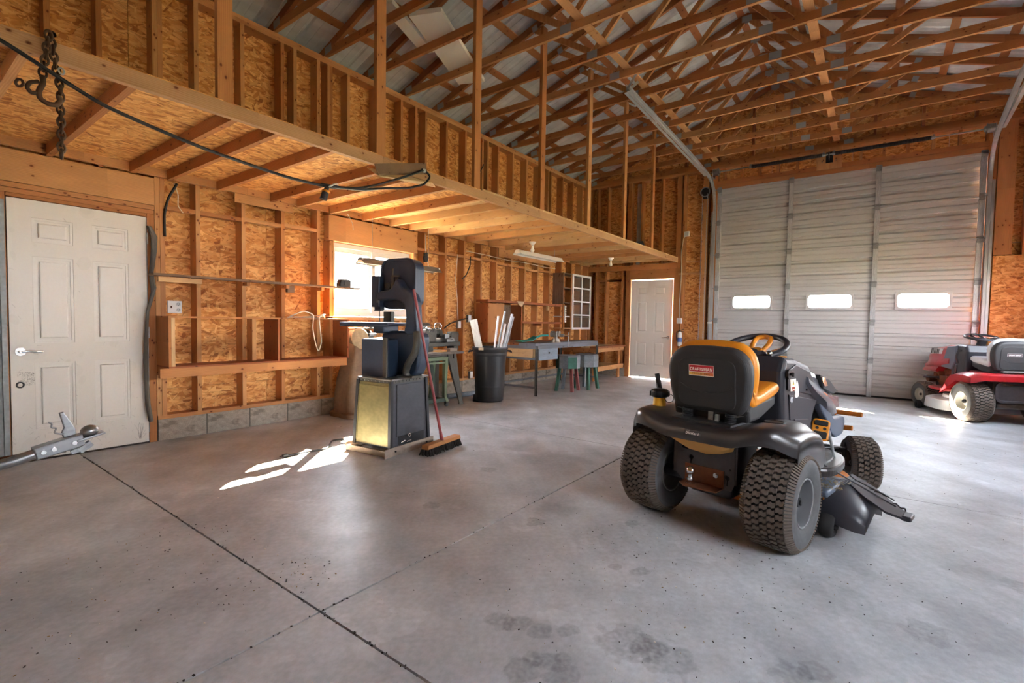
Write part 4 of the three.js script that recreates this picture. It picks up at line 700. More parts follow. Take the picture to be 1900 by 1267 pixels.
  put(g, 'belt_cover', RB(0.3, 0.04, 0.3, 0.36, 0.25, -0.42, 0.015), MM.greyPlastic);
  put(g, 'deck_bracket', [B(0.1, 0.15, 0.006, 0.43, 0.16, -0.36, [0, 0.2, 0]), B(0.006, 0.15, 0.1, 0.47, 0.16, -0.4)], MM.orangePaint);
  put(g, 'gauge_wheel', [T(lathe([[0.02, -0.035], [0.05, -0.038], [0.063, -0.025], [0.066, 0], [0.063, 0.025], [0.05, 0.038], [0.02, 0.035]], 26), [0.5, 0.068, -0.33], [0, 0, Math.PI / 2]), CY(0.012, 0.012, 0.1, 0.5, 0.068, -0.33, [0, 0, Math.PI / 2])], M.rubber);
  // discharge chute: humped hood that flattens into a deflector
  const ch = (x, zc, hw, h, y0) => Array.from({ length: 13 }, (_, i) => { const t = i / 12, a = t * Math.PI; return [x, y0 + h * Math.pow(Math.sin(a), 0.6), zc + hw * Math.cos(a)]; });
  const cr = put(g, 'discharge_chute', sheet([ch(0.43, -0.57, 0.23, 0.16, 0.11), ch(0.50, -0.56, 0.24, 0.165, 0.10), ch(0.57, -0.55, 0.235, 0.15, 0.085), ch(0.63, -0.54, 0.22, 0.12, 0.075), ch(0.67, -0.54, 0.2, 0.09, 0.07)], [0.0, -0.006, 0], 1.0), MM.plastic);
  put(cr, 'rib', Array.from({ length: 9 }, (_, i) => tube([[0.45 + i * 0.012, 0.262, -0.49 - i * 0.006], [0.47 + i * 0.012, 0.272, -0.56 - i * 0.008], [0.49 + i * 0.013, 0.262, -0.65 - i * 0.006]], 0.0035, 10, 5)), MM.plastic);
  put(cr, 'deflector', [sheet([[[0.50, 0.262, -0.80], [0.51, 0.27, -0.60]], [[0.62, 0.215, -0.78], [0.62, 0.22, -0.52]], [[0.73, 0.175, -0.68], [0.73, 0.175, -0.48]], [[0.81, 0.155, -0.60], [0.815, 0.155, -0.50]]], [0, -0.012, 0]), RB(0.045, 0.028, 0.1, 0.815, 0.152, -0.55, 0.01)], MM.plastic);
  put(cr, 'lift_rod', [rod([0.44, 0.44, -0.25], [0.76, 0.195, -0.55], 0.0045), tube([[0.74, 0.205, -0.54], [0.76, 0.21, -0.55], [0.78, 0.19, -0.56], [0.8, 0.195, -0.55], [0.805, 0.18, -0.55]], 0.004), tube([[0.5, 0.285, -0.7], [0.56, 0.275, -0.62], [0.68, 0.225, -0.64], [0.74, 0.2, -0.64]], 0.0035)], M.darkSteel);
  put(cr, 'warning_symbol', [T(tor(0.02, 0.003, 6, 20), [0.66, 0.215, -0.68], [Math.PI / 2 - 0.3, 0, 0]), bar([0.62, 0.23, -0.70], [0.70, 0.205, -0.66], 0.004), bar([0.62, 0.23, -0.66], [0.66, 0.215, -0.70], 0.004)], M.black);
  put(g, 'grass_clippings', Array.from({ length: 90 }, () => { const x = rr(0.36, 0.56), z = rr(-0.48, -0.3); return bar([x, 0.278, z], [x + rr(-0.02, 0.02), 0.282 + rr(0, 0.008), z + rr(-0.02, 0.02)], 0.003, 0.002); }), std({ color: 0x8d8060, roughness: 1 })).userData.kind = 'stuff';
}
// red mower at the right
{
  const g = thing('riding_mower', 'red riding lawn mower with grey seat parked by the overhead door', 'lawn mower', [6.655, 0, -5.2], 22);
  wheel(g, 'rear_wheel', [-0.375, 0.25, 0], 0.25, 0.235, { rimMat: MM.rimCream }); wheel(g, 'rear_wheel', [0.375, 0.25, 0], 0.25, 0.235, { rimMat: MM.rimCream });
  wheel(g, 'front_wheel', [-0.36, 0.19, -1.08], 0.19, 0.155, { rimMat: MM.rimCream, steer: 0.1, n: 30, cols: 3 }); wheel(g, 'front_wheel', [0.36, 0.19, -1.08], 0.19, 0.155, { rimMat: MM.rimCream, steer: 0.1, n: 30, cols: 3 });
  put(g, 'frame_rail', [B(0.03, 0.09, 1.35, -0.16, 0.34, -0.5), B(0.03, 0.09, 1.35, 0.16, 0.34, -0.5), B(0.42, 0.24, 0.012, 0, 0.37, 0.17), T(ext(rrect(0.5, 0.26, 0.08), 0.02, 0.005, [rrect(0.43, 0.2, 0.05)]), [0, 0.4, 0.19])], MM.frame);
  put(g, 'transaxle', [RB(0.34, 0.2, 0.24, 0, 0.28, -0.02, 0.03), CY(0.03, 0.03, 0.6, 0, 0.25, 0, [0, 0, Math.PI / 2]), B(0.1, 0.2, 0.1, -0.2, 0.42, 0.1), CY(0.02, 0.02, 0.12, -0.22, 0.28, 0.12)], M.steel);
  const rows = [];
  for (let i = 0; i <= 24; i++) {
    const x = -0.50 + 1.0 * i / 24, a = Math.abs(x), t = Math.min(1, Math.max(0, (a - 0.38) / 0.12)), e = t * t * (3 - 2 * t), top = 0.62 - 0.04 * e, out = a > 0.24 ? 1 : 0;
    rows.push([[x, top - 0.075, 0.24 - 0.05 * e], [x, top - 0.02, 0.245 - 0.05 * e], [x, top, 0.2 - 0.05 * e], [x, top + 0.005, 0.0], [x, top, -0.12], [x, top - 0.02 * out, -0.22], [x, top - 0.1 * out, -0.31], [x, top - 0.2 * out, -0.36], [x, top - 0.25 * out - 0.03, -0.40 - 0.05 * out]]);
  }
  put(g, 'fender', sheet(rows, [0, -0.008, 0], 1.0), MM.red);
  const stick = decal(0.14, 0.034, (c, w, h) => { c.fillStyle = '#efe9e2'; c.fillRect(0, 0, w, h); c.fillStyle = '#3a2224'; c.fillRect(6, 6, w - 12, h - 12); c.fillStyle = '#fff'; c.font = 'bold 74px sans-serif'; c.textAlign = 'center'; c.fillText('CRAFTSMAN', w / 2, h * 0.74, w - 30); });
  mowerSeat(g, 0.66, 0.05, MM.shell, MM.paleGrey, stick, 0.15, 0.036, 0.2);
  put(g, 'seat_bracket', [B(0.3, 0.02, 0.2, 0, 0.635, 0.0), B(0.3, 0.012, 0.1, 0, 0.65, 0.1)], M.galvDull);
  put(g, 'console', extX([[-0.40, 0.86], [-0.44, 0.94], [-0.62, 0.95], [-0.74, 0.92], [-0.74, 0.5], [-0.66, 0.42], [-0.46, 0.42], [-0.43, 0.6]], 0.46, 0.03, [], 4), MM.plastic);
  for (const s of [-1, 1]) put(g, 'dash_side', T(extX([[-0.6, 0.93], [-0.80, 0.915], [-0.93, 0.62], [-0.70, 0.60], [-0.62, 0.72]], 0.03, 0.008), [s * 0.235, 0, 0]), MM.greyPlastic);
  put(g, 'steering_column', [rod([0, 0.88, -0.58], [0, 1.03, -0.52], 0.055, 0.045, 20)], MM.plastic);
  steeringWheel(g, [0, 1.055, -0.55], 0.2, 0.165, MM.plastic, M.black);
  const sec = (z, w, top, bot, r) => smooth([[-w, bot], [-w, (top + bot) / 2], [-w * 0.98, top - r], [-w * 0.75, top - r * 0.25], [-w * 0.3, top], [w * 0.3, top], [w * 0.75, top - r * 0.25], [w * 0.98, top - r], [w, (top + bot) / 2], [w, bot]], 40).map(([x, y]) => [x, y, z]);
  put(g, 'hood', loft([sec(-0.74, 0.23, 0.945, 0.66, 0.05), sec(-0.95, 0.235, 0.93, 0.62, 0.06), sec(-1.15, 0.235, 0.90, 0.6, 0.07), sec(-1.28, 0.225, 0.85, 0.58, 0.07), sec(-1.34, 0.2, 0.78, 0.57, 0.05)], { crease: 1 }), MM.red);
  put(g, 'grille_skirt', loft([sec(-1.0, 0.242, 0.70, 0.53, 0.02), sec(-1.25, 0.245, 0.69, 0.52, 0.02), sec(-1.40, 0.215, 0.66, 0.52, 0.03)], { crease: 1 }), MM.red);
  for (const s of [-1, 1]) { for (let i = 0; i < 6; i++) put(g, 'hood_slot', T(extX([[-1.2 + i * 0.035, 0.87], [-1.185 + i * 0.035, 0.872], [-1.2 + i * 0.035, 0.80], [-1.215 + i * 0.035, 0.80]], 0.012), [s * 0.233, 0, 0]), M.black); put(g, 'side_badge', T(CY(0.035, 0.035, 0.01, 0, 0, 0, [0, 0, Math.PI / 2], 24), [s * 0.234, 0.84, -0.86]), MM.red); }
  for (const s of [-1, 1]) put(g, 'hood_panel', (T(extX([[-0.92, 0.88], [-1.24, 0.865], [-1.235, 0.79], [-0.95, 0.80]], 0.008, 0.003), [s * 0.232, 0, 0])), MM.paleGrey);
  put(g, 'engine', [RB(0.34, 0.26, 0.4, 0, 0.46, -0.98, 0.03), CY(0.07, 0.07, 0.1, -0.19, 0.5, -1.05, [0, 0, Math.PI / 2]), B(0.12, 0.14, 0.16, -0.2, 0.42, -0.85), tube([[-0.2, 0.5, -0.85], [-0.24, 0.44, -0.75], [-0.22, 0.36, -0.7], [-0.2, 0.3, -0.6]], 0.018), tube([[-0.2, 0.52, -1.1], [-0.25, 0.48, -1.0], [-0.24, 0.4, -0.95]], 0.02)], M.rust);
  put(g, 'muffler', [CY(0.05, 0.05, 0.2, -0.16, 0.42, -1.22, [0, 0, Math.PI / 2])], M.rust);
  put(g, 'front_axle', [RB(0.62, 0.06, 0.06, 0, 0.24, -1.08, 0.012), CY(0.022, 0.022, 0.14, -0.3, 0.22, -1.08), CY(0.022, 0.022, 0.14, 0.3, 0.22, -1.08), rod([-0.3, 0.19, -1.08], [-0.4, 0.19, -1.08], 0.014), rod([0.3, 0.19, -1.08], [0.4, 0.19, -1.08], 0.014)], M.darkSteel);
  put(g, 'foot_pedal', [rod([-0.24, 0.46, -0.95], [-0.42, 0.46, -1.0], 0.016), rod([-0.26, 0.46, -0.95], [-0.22, 0.36, -0.85], 0.012)], M.black);
  for (const s of [-1, 1]) put(g, 'footrest', (T(ext(smooth([[0.22, -0.38], [0.46, -0.40], [0.48, -0.6], [0.44, -0.82], [0.24, -0.86]], 40).map(([x, z]) => [s * x, z]), 0.035, 0.01), [0, 0.34, 0], [Math.PI / 2, 0, 0])), MM.red);
  put(g, 'lever', tube([[-0.25, 0.7, -0.55], [-0.28, 0.78, -0.53], [-0.27, 0.86, -0.52], [-0.23, 0.87, -0.52]], 0.012), M.darkSteel); put(g, 'lever', [tube([[-0.3, 0.5, -0.5], [-0.31, 0.62, -0.46], [-0.3, 0.68, -0.48], [-0.29, 0.5, -0.56]], 0.01)], M.darkSteel);
  const dk = smooth([[-0.52, -0.55], [-0.45, -0.32], [-0.1, -0.25], [0.2, -0.25], [0.47, -0.33], [0.5, -0.6], [0.44, -0.9], [0.1, -1.0], [-0.15, -1.0], [-0.46, -0.86]], 64);
  put(g, 'mower_deck', loft([dk.map(([x, z]) => [x, 0.07, z]), dk.map(([x, z]) => [x, 0.09, z]), dk.map(([x, z]) => [x * 0.97, 0.2, -0.62 + (z + 0.62) * 0.97]), dk.map(([x, z]) => [x * 0.8, 0.23, -0.62 + (z + 0.62) * 0.8]), dk.map(([x, z]) => [x * 0.2, 0.24, -0.62 + (z + 0.62) * 0.2])], { crease: 0.9 }), MM.paleGrey, null, null, 'steel mower deck, coloured pale for the bright light on it');  // pale deck colour stands for sun and reflection falling on it
  put(g, 'spindle_cover', [CY(0.09, 0.1, 0.05, -0.3, 0.25, -0.55, null, 28), RB(0.22, 0.05, 0.14, -0.34, 0.26, -0.38, 0.015)], MM.paleGrey);
  put(g, 'gauge_wheel', T(lathe([[0.02, -0.025], [0.05, -0.028], [0.058, -0.018], [0.06, 0], [0.058, 0.018], [0.05, 0.028], [0.02, 0.025]], 24), [-0.5, 0.062, -0.93], [0, 0, Math.PI / 2]), M.rubber);
}
// ------------------------------------------------------------ band saw and what stands round it
const MW = {
  brass: std({ color: 0x8f865f, map: blotchTex, roughness: 0.42, metalness: 0.55 }),
  saw: phy({ color: 0x2c3c54, roughness: 0.4, map: blotchTex, clearcoat: 0.3, clearcoatRoughness: 0.4 }),
  sawPanel: std({ color: 0x4a4c55, roughness: 0.5, map: blotchTex, metalness: 0.2 }),
  skid: std({ color: 0xa89a90, roughness: 0.85, map: blotchTex }),
  brown: std({ color: 0x8d7560, roughness: 0.7, map: blotchTex }),
  beige: std({ color: 0xcdb492, roughness: 0.75, map: blotchTex }),
  green: std({ color: 0x6d7f66, roughness: 0.6, map: blotchTex }),
  darkGreen: std({ color: 0x3d4d42, roughness: 0.7, map: blotchTex }),
  machine: std({ color: 0x5d5c57, roughness: 0.5, metalness: 0.4, map: blotchTex }),
  binPlastic: std({ color: 0x2c2b2e, roughness: 0.34, map: blotchTex }),
  greyWood: std({ color: 0x7f8694, map: woodTex, roughness: 0.8 }),
  blueWood: std({ color: 0x8d9db2, map: woodTex, roughness: 0.7 }),
  weathered: std({ color: 0x8c7663, map: woodTex, roughness: 0.9 }),
  shelfBrown: std({ color: 0xa8653a, map: woodTex, roughness: 0.7 }),
  teal: std({ color: 0x2d9a94, roughness: 0.5 }),
  redPole: std({ color: 0x8c3a3c, roughness: 0.4 }),
  bristle: std({ color: 0x2a2522, roughness: 0.95 }),
  stoolGreen: std({ color: 0x39695a, roughness: 0.7, map: blotchTex }),
  stoolRed: std({ color: 0x8a4a4c, roughness: 0.7, map: blotchTex }),
  stoolGrey: std({ color: 0x8a929c, roughness: 0.7, map: blotchTex }),
  card: std({ color: 0xb98a56, roughness: 0.9 }),
  dustyGlass: phy({ color: 0xe8e4da, transmission: 0.92, thickness: 0, roughness: 0.12 }),
  dust: std({ color: 0x77706a, roughness: 0.8, map: blotchTex }),
};
{
  const g = thing('band_saw', 'old dark blue band saw on a metal cabinet stand before the window', 'band saw', [1.78, 0, 0.4], 7);
  const ring = (y, sx, sz) => [[-0.215 * sx, y, 0.255 * sz + 0.01], [0.2 * sx, y, 0.255 * sz + 0.01], [0.2 * sx, y, -0.22 * sz], [-0.215 * sx, y, -0.22 * sz]];
  const cab = put(g, 'cabinet', loft([ring(0.06, 1.04, 1.04), ring(0.635, 0.94, 0.92)], { crease: 0.2 }), MW.sawPanel);
  put(cab, 'front_panel', loft([[[-0.2, 0.075, 0.276], [0.19, 0.075, 0.276], [0.19, 0.075, 0.27], [-0.2, 0.075, 0.27]], [[-0.182, 0.615, 0.25], [0.172, 0.615, 0.25], [0.172, 0.615, 0.244], [-0.182, 0.615, 0.244]]], { crease: 0.2 }), MW.brass, [0, 0, 0.004], null, 'brassy worn sheet metal panel');
  put(cab, 'panel_bead', [bar([-0.188, 0.585, 0.257], [0.17, 0.585, 0.257], 0.008, 0.008), bar([-0.196, 0.1, 0.281], [-0.184, 0.59, 0.257], 0.006, 0.008), bar([0.183, 0.1, 0.281], [0.172, 0.59, 0.257], 0.006, 0.008)], MW.brass);
  put(cab, 'side_panel', loft([[[0.2075, 0.15, 0.2], [0.2075, 0.15, -0.17], [0.202, 0.15, -0.17], [0.202, 0.15, 0.2]], [[0.1925, 0.60, 0.185], [0.1925, 0.60, -0.16], [0.187, 0.60, -0.16], [0.187, 0.60, 0.185]]], { crease: 0.2 }), MW.sawPanel, [0.004, 0, 0]);
  put(cab, 'opening_shade', B(0.012, 0.075, 0.34, 0.203, 0.11, 0.01), M.black);  // black block paints the shade inside the cabinet's lower gap
  put(cab, 'clutter', [rod([0.212, 0.09, 0.15], [0.212, 0.1, 0.1], 0.006), rod([0.212, 0.085, 0.08], [0.212, 0.09, 0.02], 0.006), T(tor(0.014, 0.004, 6, 16), [0.214, 0.14, 0.04], [0, Math.PI / 2, 0])], M.chrome);
  for (const [x, z] of [[0.2, 0.268], [0.2, -0.215], [-0.213, 0.268]]) put(cab, 'corner_angle', bar([x * 1.03, 0.06, z * 1.03], [x * 0.94, 0.635, z * 0.93], 0.03, 0.03), M.darkSteel);
  put(cab, 'top_angle', [B(0.4, 0.035, 0.006, -0.008, 0.63, 0.246), B(0.006, 0.035, 0.42, 0.192, 0.63, 0.02)], MW.machine);
  put(cab, 'top_plate', RB(0.42, 0.014, 0.48, -0.006, 0.648, 0.015, 0.004), M.steel);
  for (let i = 0; i < 9; i++) put(cab, 'rivet', sph(0.006, 0.196, 0.63, 0.2 - i * 0.045), M.steel);
  for (let i = 0; i < 8; i++) put(cab, 'rivet', sph(0.006, -0.17 + i * 0.045, 0.63, 0.25), M.steel);
  put(g, 'skid_angle', [B(0.008, 0.075, 0.63, 0.238, 0.038, 0.055), B(0.06, 0.008, 0.63, 0.208, 0.06, 0.055)], MW.skid);
  put(g, 'skid_angle', [B(0.5, 0.05, 0.02, -0.01, 0.03, 0.335), B(0.008, 0.075, 0.63, -0.256, 0.038, 0.03)], MW.brown);
  for (const z of [0.25, -0.16]) put(g, 'bolt', CY(0.009, 0.009, 0.01, 0.245, 0.04, z, [0, 0, Math.PI / 2], 6), M.darkSteel);
  // saw body
  put(g, 'motor_box', T(extX([[0.19, 0.655], [0.19, 0.99], [-0.06, 1.0], [-0.06, 0.655]], 0.30, 0.012), [-0.085, 0, 0]), MW.saw);
  put(g, 'box_flange', [RB(0.05, 0.35, 0.02, 0.055, 0.83, 0.185, 0.006)], MW.machine);
  put(g, 'lower_housing', T(ext(smooth([[-0.15, 0.66], [0.05, 0.655], [0.2, 0.66], [0.27, 0.75], [0.29, 0.9], [0.29, 1.03], [0.2, 1.06], [-0.1, 1.06], [-0.17, 1.0], [-0.18, 0.8]], 56), 0.15, 0.03, [], 4), [0.02, 0, -0.04]), MW.saw);
  const fr = (pts) => T(ext(smooth(pts, 110), 0.1, 0.02, [], 3), [0, 0, 0]);
  put(g, 'frame_arm', fr([[0.15, 1.05], [0.275, 1.05], [0.28, 1.2], [0.265, 1.34], [0.22, 1.41], [0.13, 1.45], [0.05, 1.53], [-0.02, 1.45], [-0.10, 1.43], [-0.17, 1.42], [-0.2, 1.37], [-0.16, 1.34], [0.0, 1.345], [0.1, 1.325], [0.15, 1.27], [0.16, 1.15]]), MW.saw);
  put(g, 'column_rib', [tube([[0.28, 1.06, 0.03], [0.3, 0.98, 0.05], [0.285, 0.88, 0.06], [0.22, 0.78, 0.07], [0.19, 0.70, 0.07], [0.2, 0.66, 0.06]], 0.032, 40, 10), RB(0.18, 0.02, 0.14, 0.2, 0.665, 0.03, 0.006)], MW.machine);
  put(g, 'upper_housing', T(ext(rrect(0.41, 0.45, 0.10, -0.0, 1.495), 0.13, 0.02, [], 4), [0, 0, -0.1]), MW.saw);
  put(g, 'housing_rim', T(ext(rrect(0.425, 0.465, 0.105, -0.0, 1.495), 0.02, 0.005, [rrect(0.385, 0.42, 0.09, -0.0, 1.495)]), [0, 0, -0.03]), MW.saw);
  put(g, 'lower_wheel_guard', T(ext(smooth([[-0.1, 1.33], [0, 1.29], [0.1, 1.3], [0.14, 1.36], [0, 1.4], [-0.1, 1.38]], 40), 0.06, 0.01), [0.02, 0, -0.08]), MW.saw);
  put(g, 'tension_gear', [RB(0.03, 0.12, 0.03, -0.01, 1.5, 0.02, 0.006), CY(0.008, 0.008, 0.16, -0.01, 1.55, 0.03), B(0.1, 0.012, 0.012, 0.02, 1.56, 0.03), CY(0.03, 0.03, 0.03, -0.06, 1.47, 0.03, [Math.PI / 2, 0, 0]), RB(0.025, 0.1, 0.02, 0.03, 1.5, 0.02, 0.005)], MW.machine);
  put(g, 'guide_post', [RB(0.1, 0.29, 0.07, -0.225, 1.425, 0.0, 0.01), RB(0.08, 0.03, 0.06, -0.2, 1.27, 0, 0.008), B(0.09, 0.012, 0.03, -0.21, 1.25, 0.0)], MW.saw);
  put(g, 'guide_slot', B(0.014, 0.05, 0.074, -0.195, 1.345, 0.0), M.steel);
  put(g, 'blade', B(0.012, 0.2, 0.001, -0.2, 1.2, 0), M.steel);
  put(g, 'table', [RB(0.6, 0.026, 0.42, -0.2, 1.125, 0.0, 0.006), B(0.6, 0.02, 0.012, -0.2, 1.108, 0.2), RB(0.14, 0.08, 0.2, -0.12, 1.08, 0, 0.02)], MW.saw);
  put(g, 'fence_block', [RB(0.1, 0.1, 0.05, -0.14, 1.19, -0.06, 0.008)], MW.machine);
  put(g, 'power_cord', tube([[-0.2, 0.03, 0.2], [-0.3, 0.012, 0.25], [-0.42, 0.01, 0.2], [-0.55, 0.009, 0.1], [-0.6, 0.009, 0.2], [-0.5, 0.009, 0.32], [-0.42, 0.009, 0.42], [-0.45, 0.009, 0.55], [-0.5, 0.009, 0.75]], 0.0075, 60, 8), M.cable);
  put(g, 'plug', [RB(0.03, 0.022, 0.045, -0.505, 0.013, 0.77, 0.006), rod([-0.513, 0.013, 0.79], [-0.515, 0.013, 0.815], 0.003), rod([-0.5, 0.013, 0.79], [-0.502, 0.013, 0.815], 0.003)], M.cable);
}
{
  const g = thing('push_broom', 'push broom with red pole and black bristles leaning on the band saw', 'broom', [2.215, 0, 0.225], 9);
  put(g, 'block', T(extX([[-0.25, 0.06], [-0.24, 0.095], [0.24, 0.095], [0.25, 0.06]], 0.075, 0.006), [0, 0, 0], [0, 0, 0]), W[1]);
  const gs = []; for (let i = 0; i < 620; i++) { const x = rr(-0.036, 0.036), z = rr(-0.245, 0.245); gs.push(bar([x, 0.062, z], [x * 1.7 + rr(-0.006, 0.006), 0.001 + rr(0, 0.006), z * 1.04 + rr(-0.008, 0.008)], 0.005, 0.005)); }
  put(g, 'bristles', gs, MW.bristle).userData.kind = 'stuff';
  put(g, 'pole', [rod([0.0, 0.09, 0.0], [-0.135, 1.43, 0.245], 0.0125, 0.012, 14), rod([0.0, 0.085, 0.0], [-0.008, 0.17, 0.015], 0.018, 0.014, 14)], MW.redPole);
}
{
  const g = thing('machine_pedestal', 'brown cast machine pedestal with louvred base under the window', 'grinder', [0.27, 0, -0.28], 0);
  const arch = (y, wz, wx, z0 = 0) => smooth([[-wx, -wz], [0, -wz * 1.05], [wx, -wz], [wx * 1.04, 0], [wx, wz], [0, wz * 1.05], [-wx, wz], [-wx * 1.04, 0]], 40).map(([x, z]) => [x, y, z + z0]);
  put(g, 'body', loft([arch(0, 0.25, 0.2), arch(0.05, 0.25, 0.2), arch(0.07, 0.22, 0.17), arch(0.3, 0.21, 0.16), arch(0.45, 0.19, 0.15), arch(0.58, 0.16, 0.13), arch(0.68, 0.12, 0.1), arch(0.9, 0.075, 0.08)], { crease: 1 }), MW.brown);
  put(g, 'access_door', T(ext(smooth([[-0.12, 0.1], [0.12, 0.1], [0.12, 0.4], [0.06, 0.53], [-0.06, 0.53], [-0.12, 0.4]], 48), 0.02, 0.008), [0.165, 0, 0], [0, Math.PI / 2, -0.05]), MW.machine);
  for (let i = 0; i < 5; i++) put(g, 'louvre', RB(0.02, 0.012, 0.16, 0.172 - i * 0.002, 0.13 + i * 0.035, 0, 0.005, [0, 0, 0.4]), MW.brown);
  put(g, 'disc', T(lathe([[0.001, -0.03], [0.1, -0.028], [0.118, -0.012], [0.118, 0.012], [0.1, 0.028], [0.001, 0.03]], 34), [0.1, 0.93, 0.04], [0.25, -0.64, -Math.PI / 2], [1.1, 1, 0.85]), MW.beige);
  put(g, 'motor', [CY(0.085, 0.085, 0.22, 0, 0.95, -0.02, [Math.PI / 2, 0, 0], 24), CY(0.06, 0.07, 0.05, 0, 0.95, -0.15, [Math.PI / 2, 0, 0], 24), RB(0.18, 0.02, 0.3, 0, 1.05, -0.05, 0.005)], MW.machine);
  put(g, 'tool_rest', RB(0.12, 0.03, 0.1, 0.1, 0.98, -0.1, 0.005), M.steel); put(g, 'knob', CY(0.03, 0.03, 0.03, 0.05, 1.075, -0.15), M.steel); put(g, 'knob', CY(0.022, 0.022, 0.05, -0.02, 1.085, -0.1), M.steel);
}
// lathe on its table
{
  const g = thing('machine_table', 'low dark topped machine table on splayed grey steel legs', 'table', [0.4, 0, -1.28], 0);
  put(g, 'top', T(ext(rrect(0.64, 0.9, 0.06), 0.03, 0.006), [0, 0.725, 0], [Math.PI / 2, 0, 0]), MW.dust);
  for (const [x, z] of [[0.25, -0.38], [-0.2, -0.42], [0.2, 0.36], [-0.2, 0.36]]) put(g, 'leg', loft([[0.71, 0.085, x * 0.8, z * 0.72], [0.4, 0.06, x * 0.95, z * 0.85], [0.03, 0.035, x * 1.16, z * 1.02], [0, 0.04, x * 1.18, z * 1.03]].map(([y, w, cx, cz]) => [[cx - w * 0.25, y, cz - w], [cx + w * 0.3, y, cz - w], [cx + w * 0.3, y, cz + w], [cx - w * 0.25, y, cz + w]]), { crease: 0.4 }), MW.machine);
  put(g, 'apron', [B(0.5, 0.07, 0.02, 0, 0.675, 0.3), B(0.5, 0.07, 0.02, 0, 0.675, -0.3), B(0.02, 0.07, 0.6, 0.2, 0.675, 0)], MW.dust);
{
  const q = grp(g, 'green_stand', [0.22, 0, 0.15]); q.userData.label = 'green cast iron stand on casters';
  for (const [x, z] of [[0.06, 0.24], [0.06, -0.24], [-0.18, 0.24], [-0.18, -0.24]]) { put(q, 'leg', loft([[0.64, 0.028, x, z], [0.3, 0.022, x, z * 0.95], [0.14, 0.022, x, z * 0.95], [0.07, 0.026, x, z * 1.1]].map(([y, w, cx, cz]) => [[cx - w, y, cz - w], [cx + w, y, cz - w], [cx + w, y, cz + w], [cx - w, y, cz + w]]), { crease: 0.4 }), MW.green); put(q, 'caster', [CY(0.032, 0.032, 0.022, x, 0.033, z * 1.12, [0, 0, Math.PI / 2], 18), B(0.04, 0.04, 0.05, x, 0.06, z * 1.12)], M.darkSteel); }
  put(q, 'top_frame', [RB(0.3, 0.05, 0.54, -0.06, 0.655, 0, 0.01), B(0.02, 0.02, 0.46, 0.07, 0.6, 0)], MW.green);
  put(q, 'base_frame', [B(0.03, 0.05, 0.54, 0.06, 0.1, 0), B(0.03, 0.05, 0.54, -0.18, 0.1, 0), B(0.26, 0.03, 0.03, -0.06, 0.11, -0.2)], MW.darkGreen);
  put(q, 'treadle_arch', tube([[-0.06, 0.12, -0.1], [-0.06, 0.35, -0.12], [-0.06, 0.55, -0.08], [-0.06, 0.63, 0.0], [-0.06, 0.63, 0.1]], 0.04, 30, 10), MW.darkGreen);
}
}
{
  const g = thing('metal_lathe', 'small grey metal lathe with chrome handwheel on the machine table', 'lathe', [0.4, 0.74, -1.5], 0);
  put(g, 'bed', [RB(0.18, 0.06, 0.68, 0, 0.09, -0.03, 0.01), RB(0.14, 0.06, 0.1, 0, 0.03, 0.2, 0.01), RB(0.14, 0.06, 0.1, 0, 0.03, -0.3, 0.01)], MW.machine);
  put(g, 'headstock', [RB(0.18, 0.2, 0.2, 0, 0.21, 0.2, 0.03), CY(0.05, 0.05, 0.12, 0, 0.25, 0.06, [Math.PI / 2, 0, 0], 24), CY(0.07, 0.07, 0.05, 0, 0.25, 0.0, [Math.PI / 2, 0, 0], 24)], MW.machine);
  put(g, 'carriage', [RB(0.24, 0.05, 0.16, 0.02, 0.145, -0.12, 0.01), RB(0.09, 0.07, 0.09, 0.02, 0.2, -0.12, 0.01), CY(0.012, 0.012, 0.12, 0.12, 0.17, -0.12, [0, 0, Math.PI / 2])], M.steel);
  put(g, 'tailstock', [RB(0.1, 0.15, 0.16, 0, 0.19, -0.3, 0.02), CY(0.03, 0.03, 0.2, 0, 0.22, -0.3, [Math.PI / 2, 0, 0])], MW.machine);
  put(g, 'handwheel', [T(tor(0.05, 0.008, 8, 26), [0.03, 0.34, 0.03], [0.2, 0.7, 0]), T(rod([-0.05, 0, 0], [0.05, 0, 0], 0.005), [0.03, 0.34, 0.03], [0.2, 0.7, 0]), T(rod([0, -0.05, 0], [0, 0.05, 0], 0.005), [0.03, 0.34, 0.03], [0.2, 0.7, 0])], M.chrome);
  put(g, 'gear_train', [T(tor(0.06, 0.016, 8, 24), [0.05, 0.22, 0.33], [Math.PI / 2, 0.2, 0]), T(tor(0.04, 0.012, 8, 24), [0.07, 0.12, 0.35], [Math.PI / 2, 0, 0]), T(tor(0.035, 0.01, 8, 20), [0.09, 0.3, 0.27], [0.8, 0.5, 0]), CY(0.03, 0.03, 0.1, 0.05, 0.3, 0.2, [0, 0, 1.2])], M.chrome);
  put(g, 'motor', [CY(0.06, 0.06, 0.16, -0.06, 0.33, 0.22, [Math.PI / 2, 0, 0], 22)], M.steel);
}
for (const [label, p, r, s, m] of [['flat brown offcut lying on the machine table under the lathe', [0.62, 0.753, -1.33], 0.4, [0.12, 0.024, 0.2], MW.card], ['pale grey block lying on the front edge of the machine table', [0.63, 0.762, -1.53], 0.1, [0.09, 0.04, 0.16], MW.skid]]) tag(put(scene, 'offcut', T(rb(...s, 0.004), null), m, p, [0, r, 0]), label, 'offcut');
tag(put(scene, 'steel_pipe', [rod([0, 0, 0], [0.08, 0, -0.55], 0.036, 0.036, 18)], std({ color: 0x9fb0c6, roughness: 0.5, map: blotchTex }), [0.24, 0.037, -1.86]), 'pale blue pipe lying on the floor under the machine table', 'pipe');
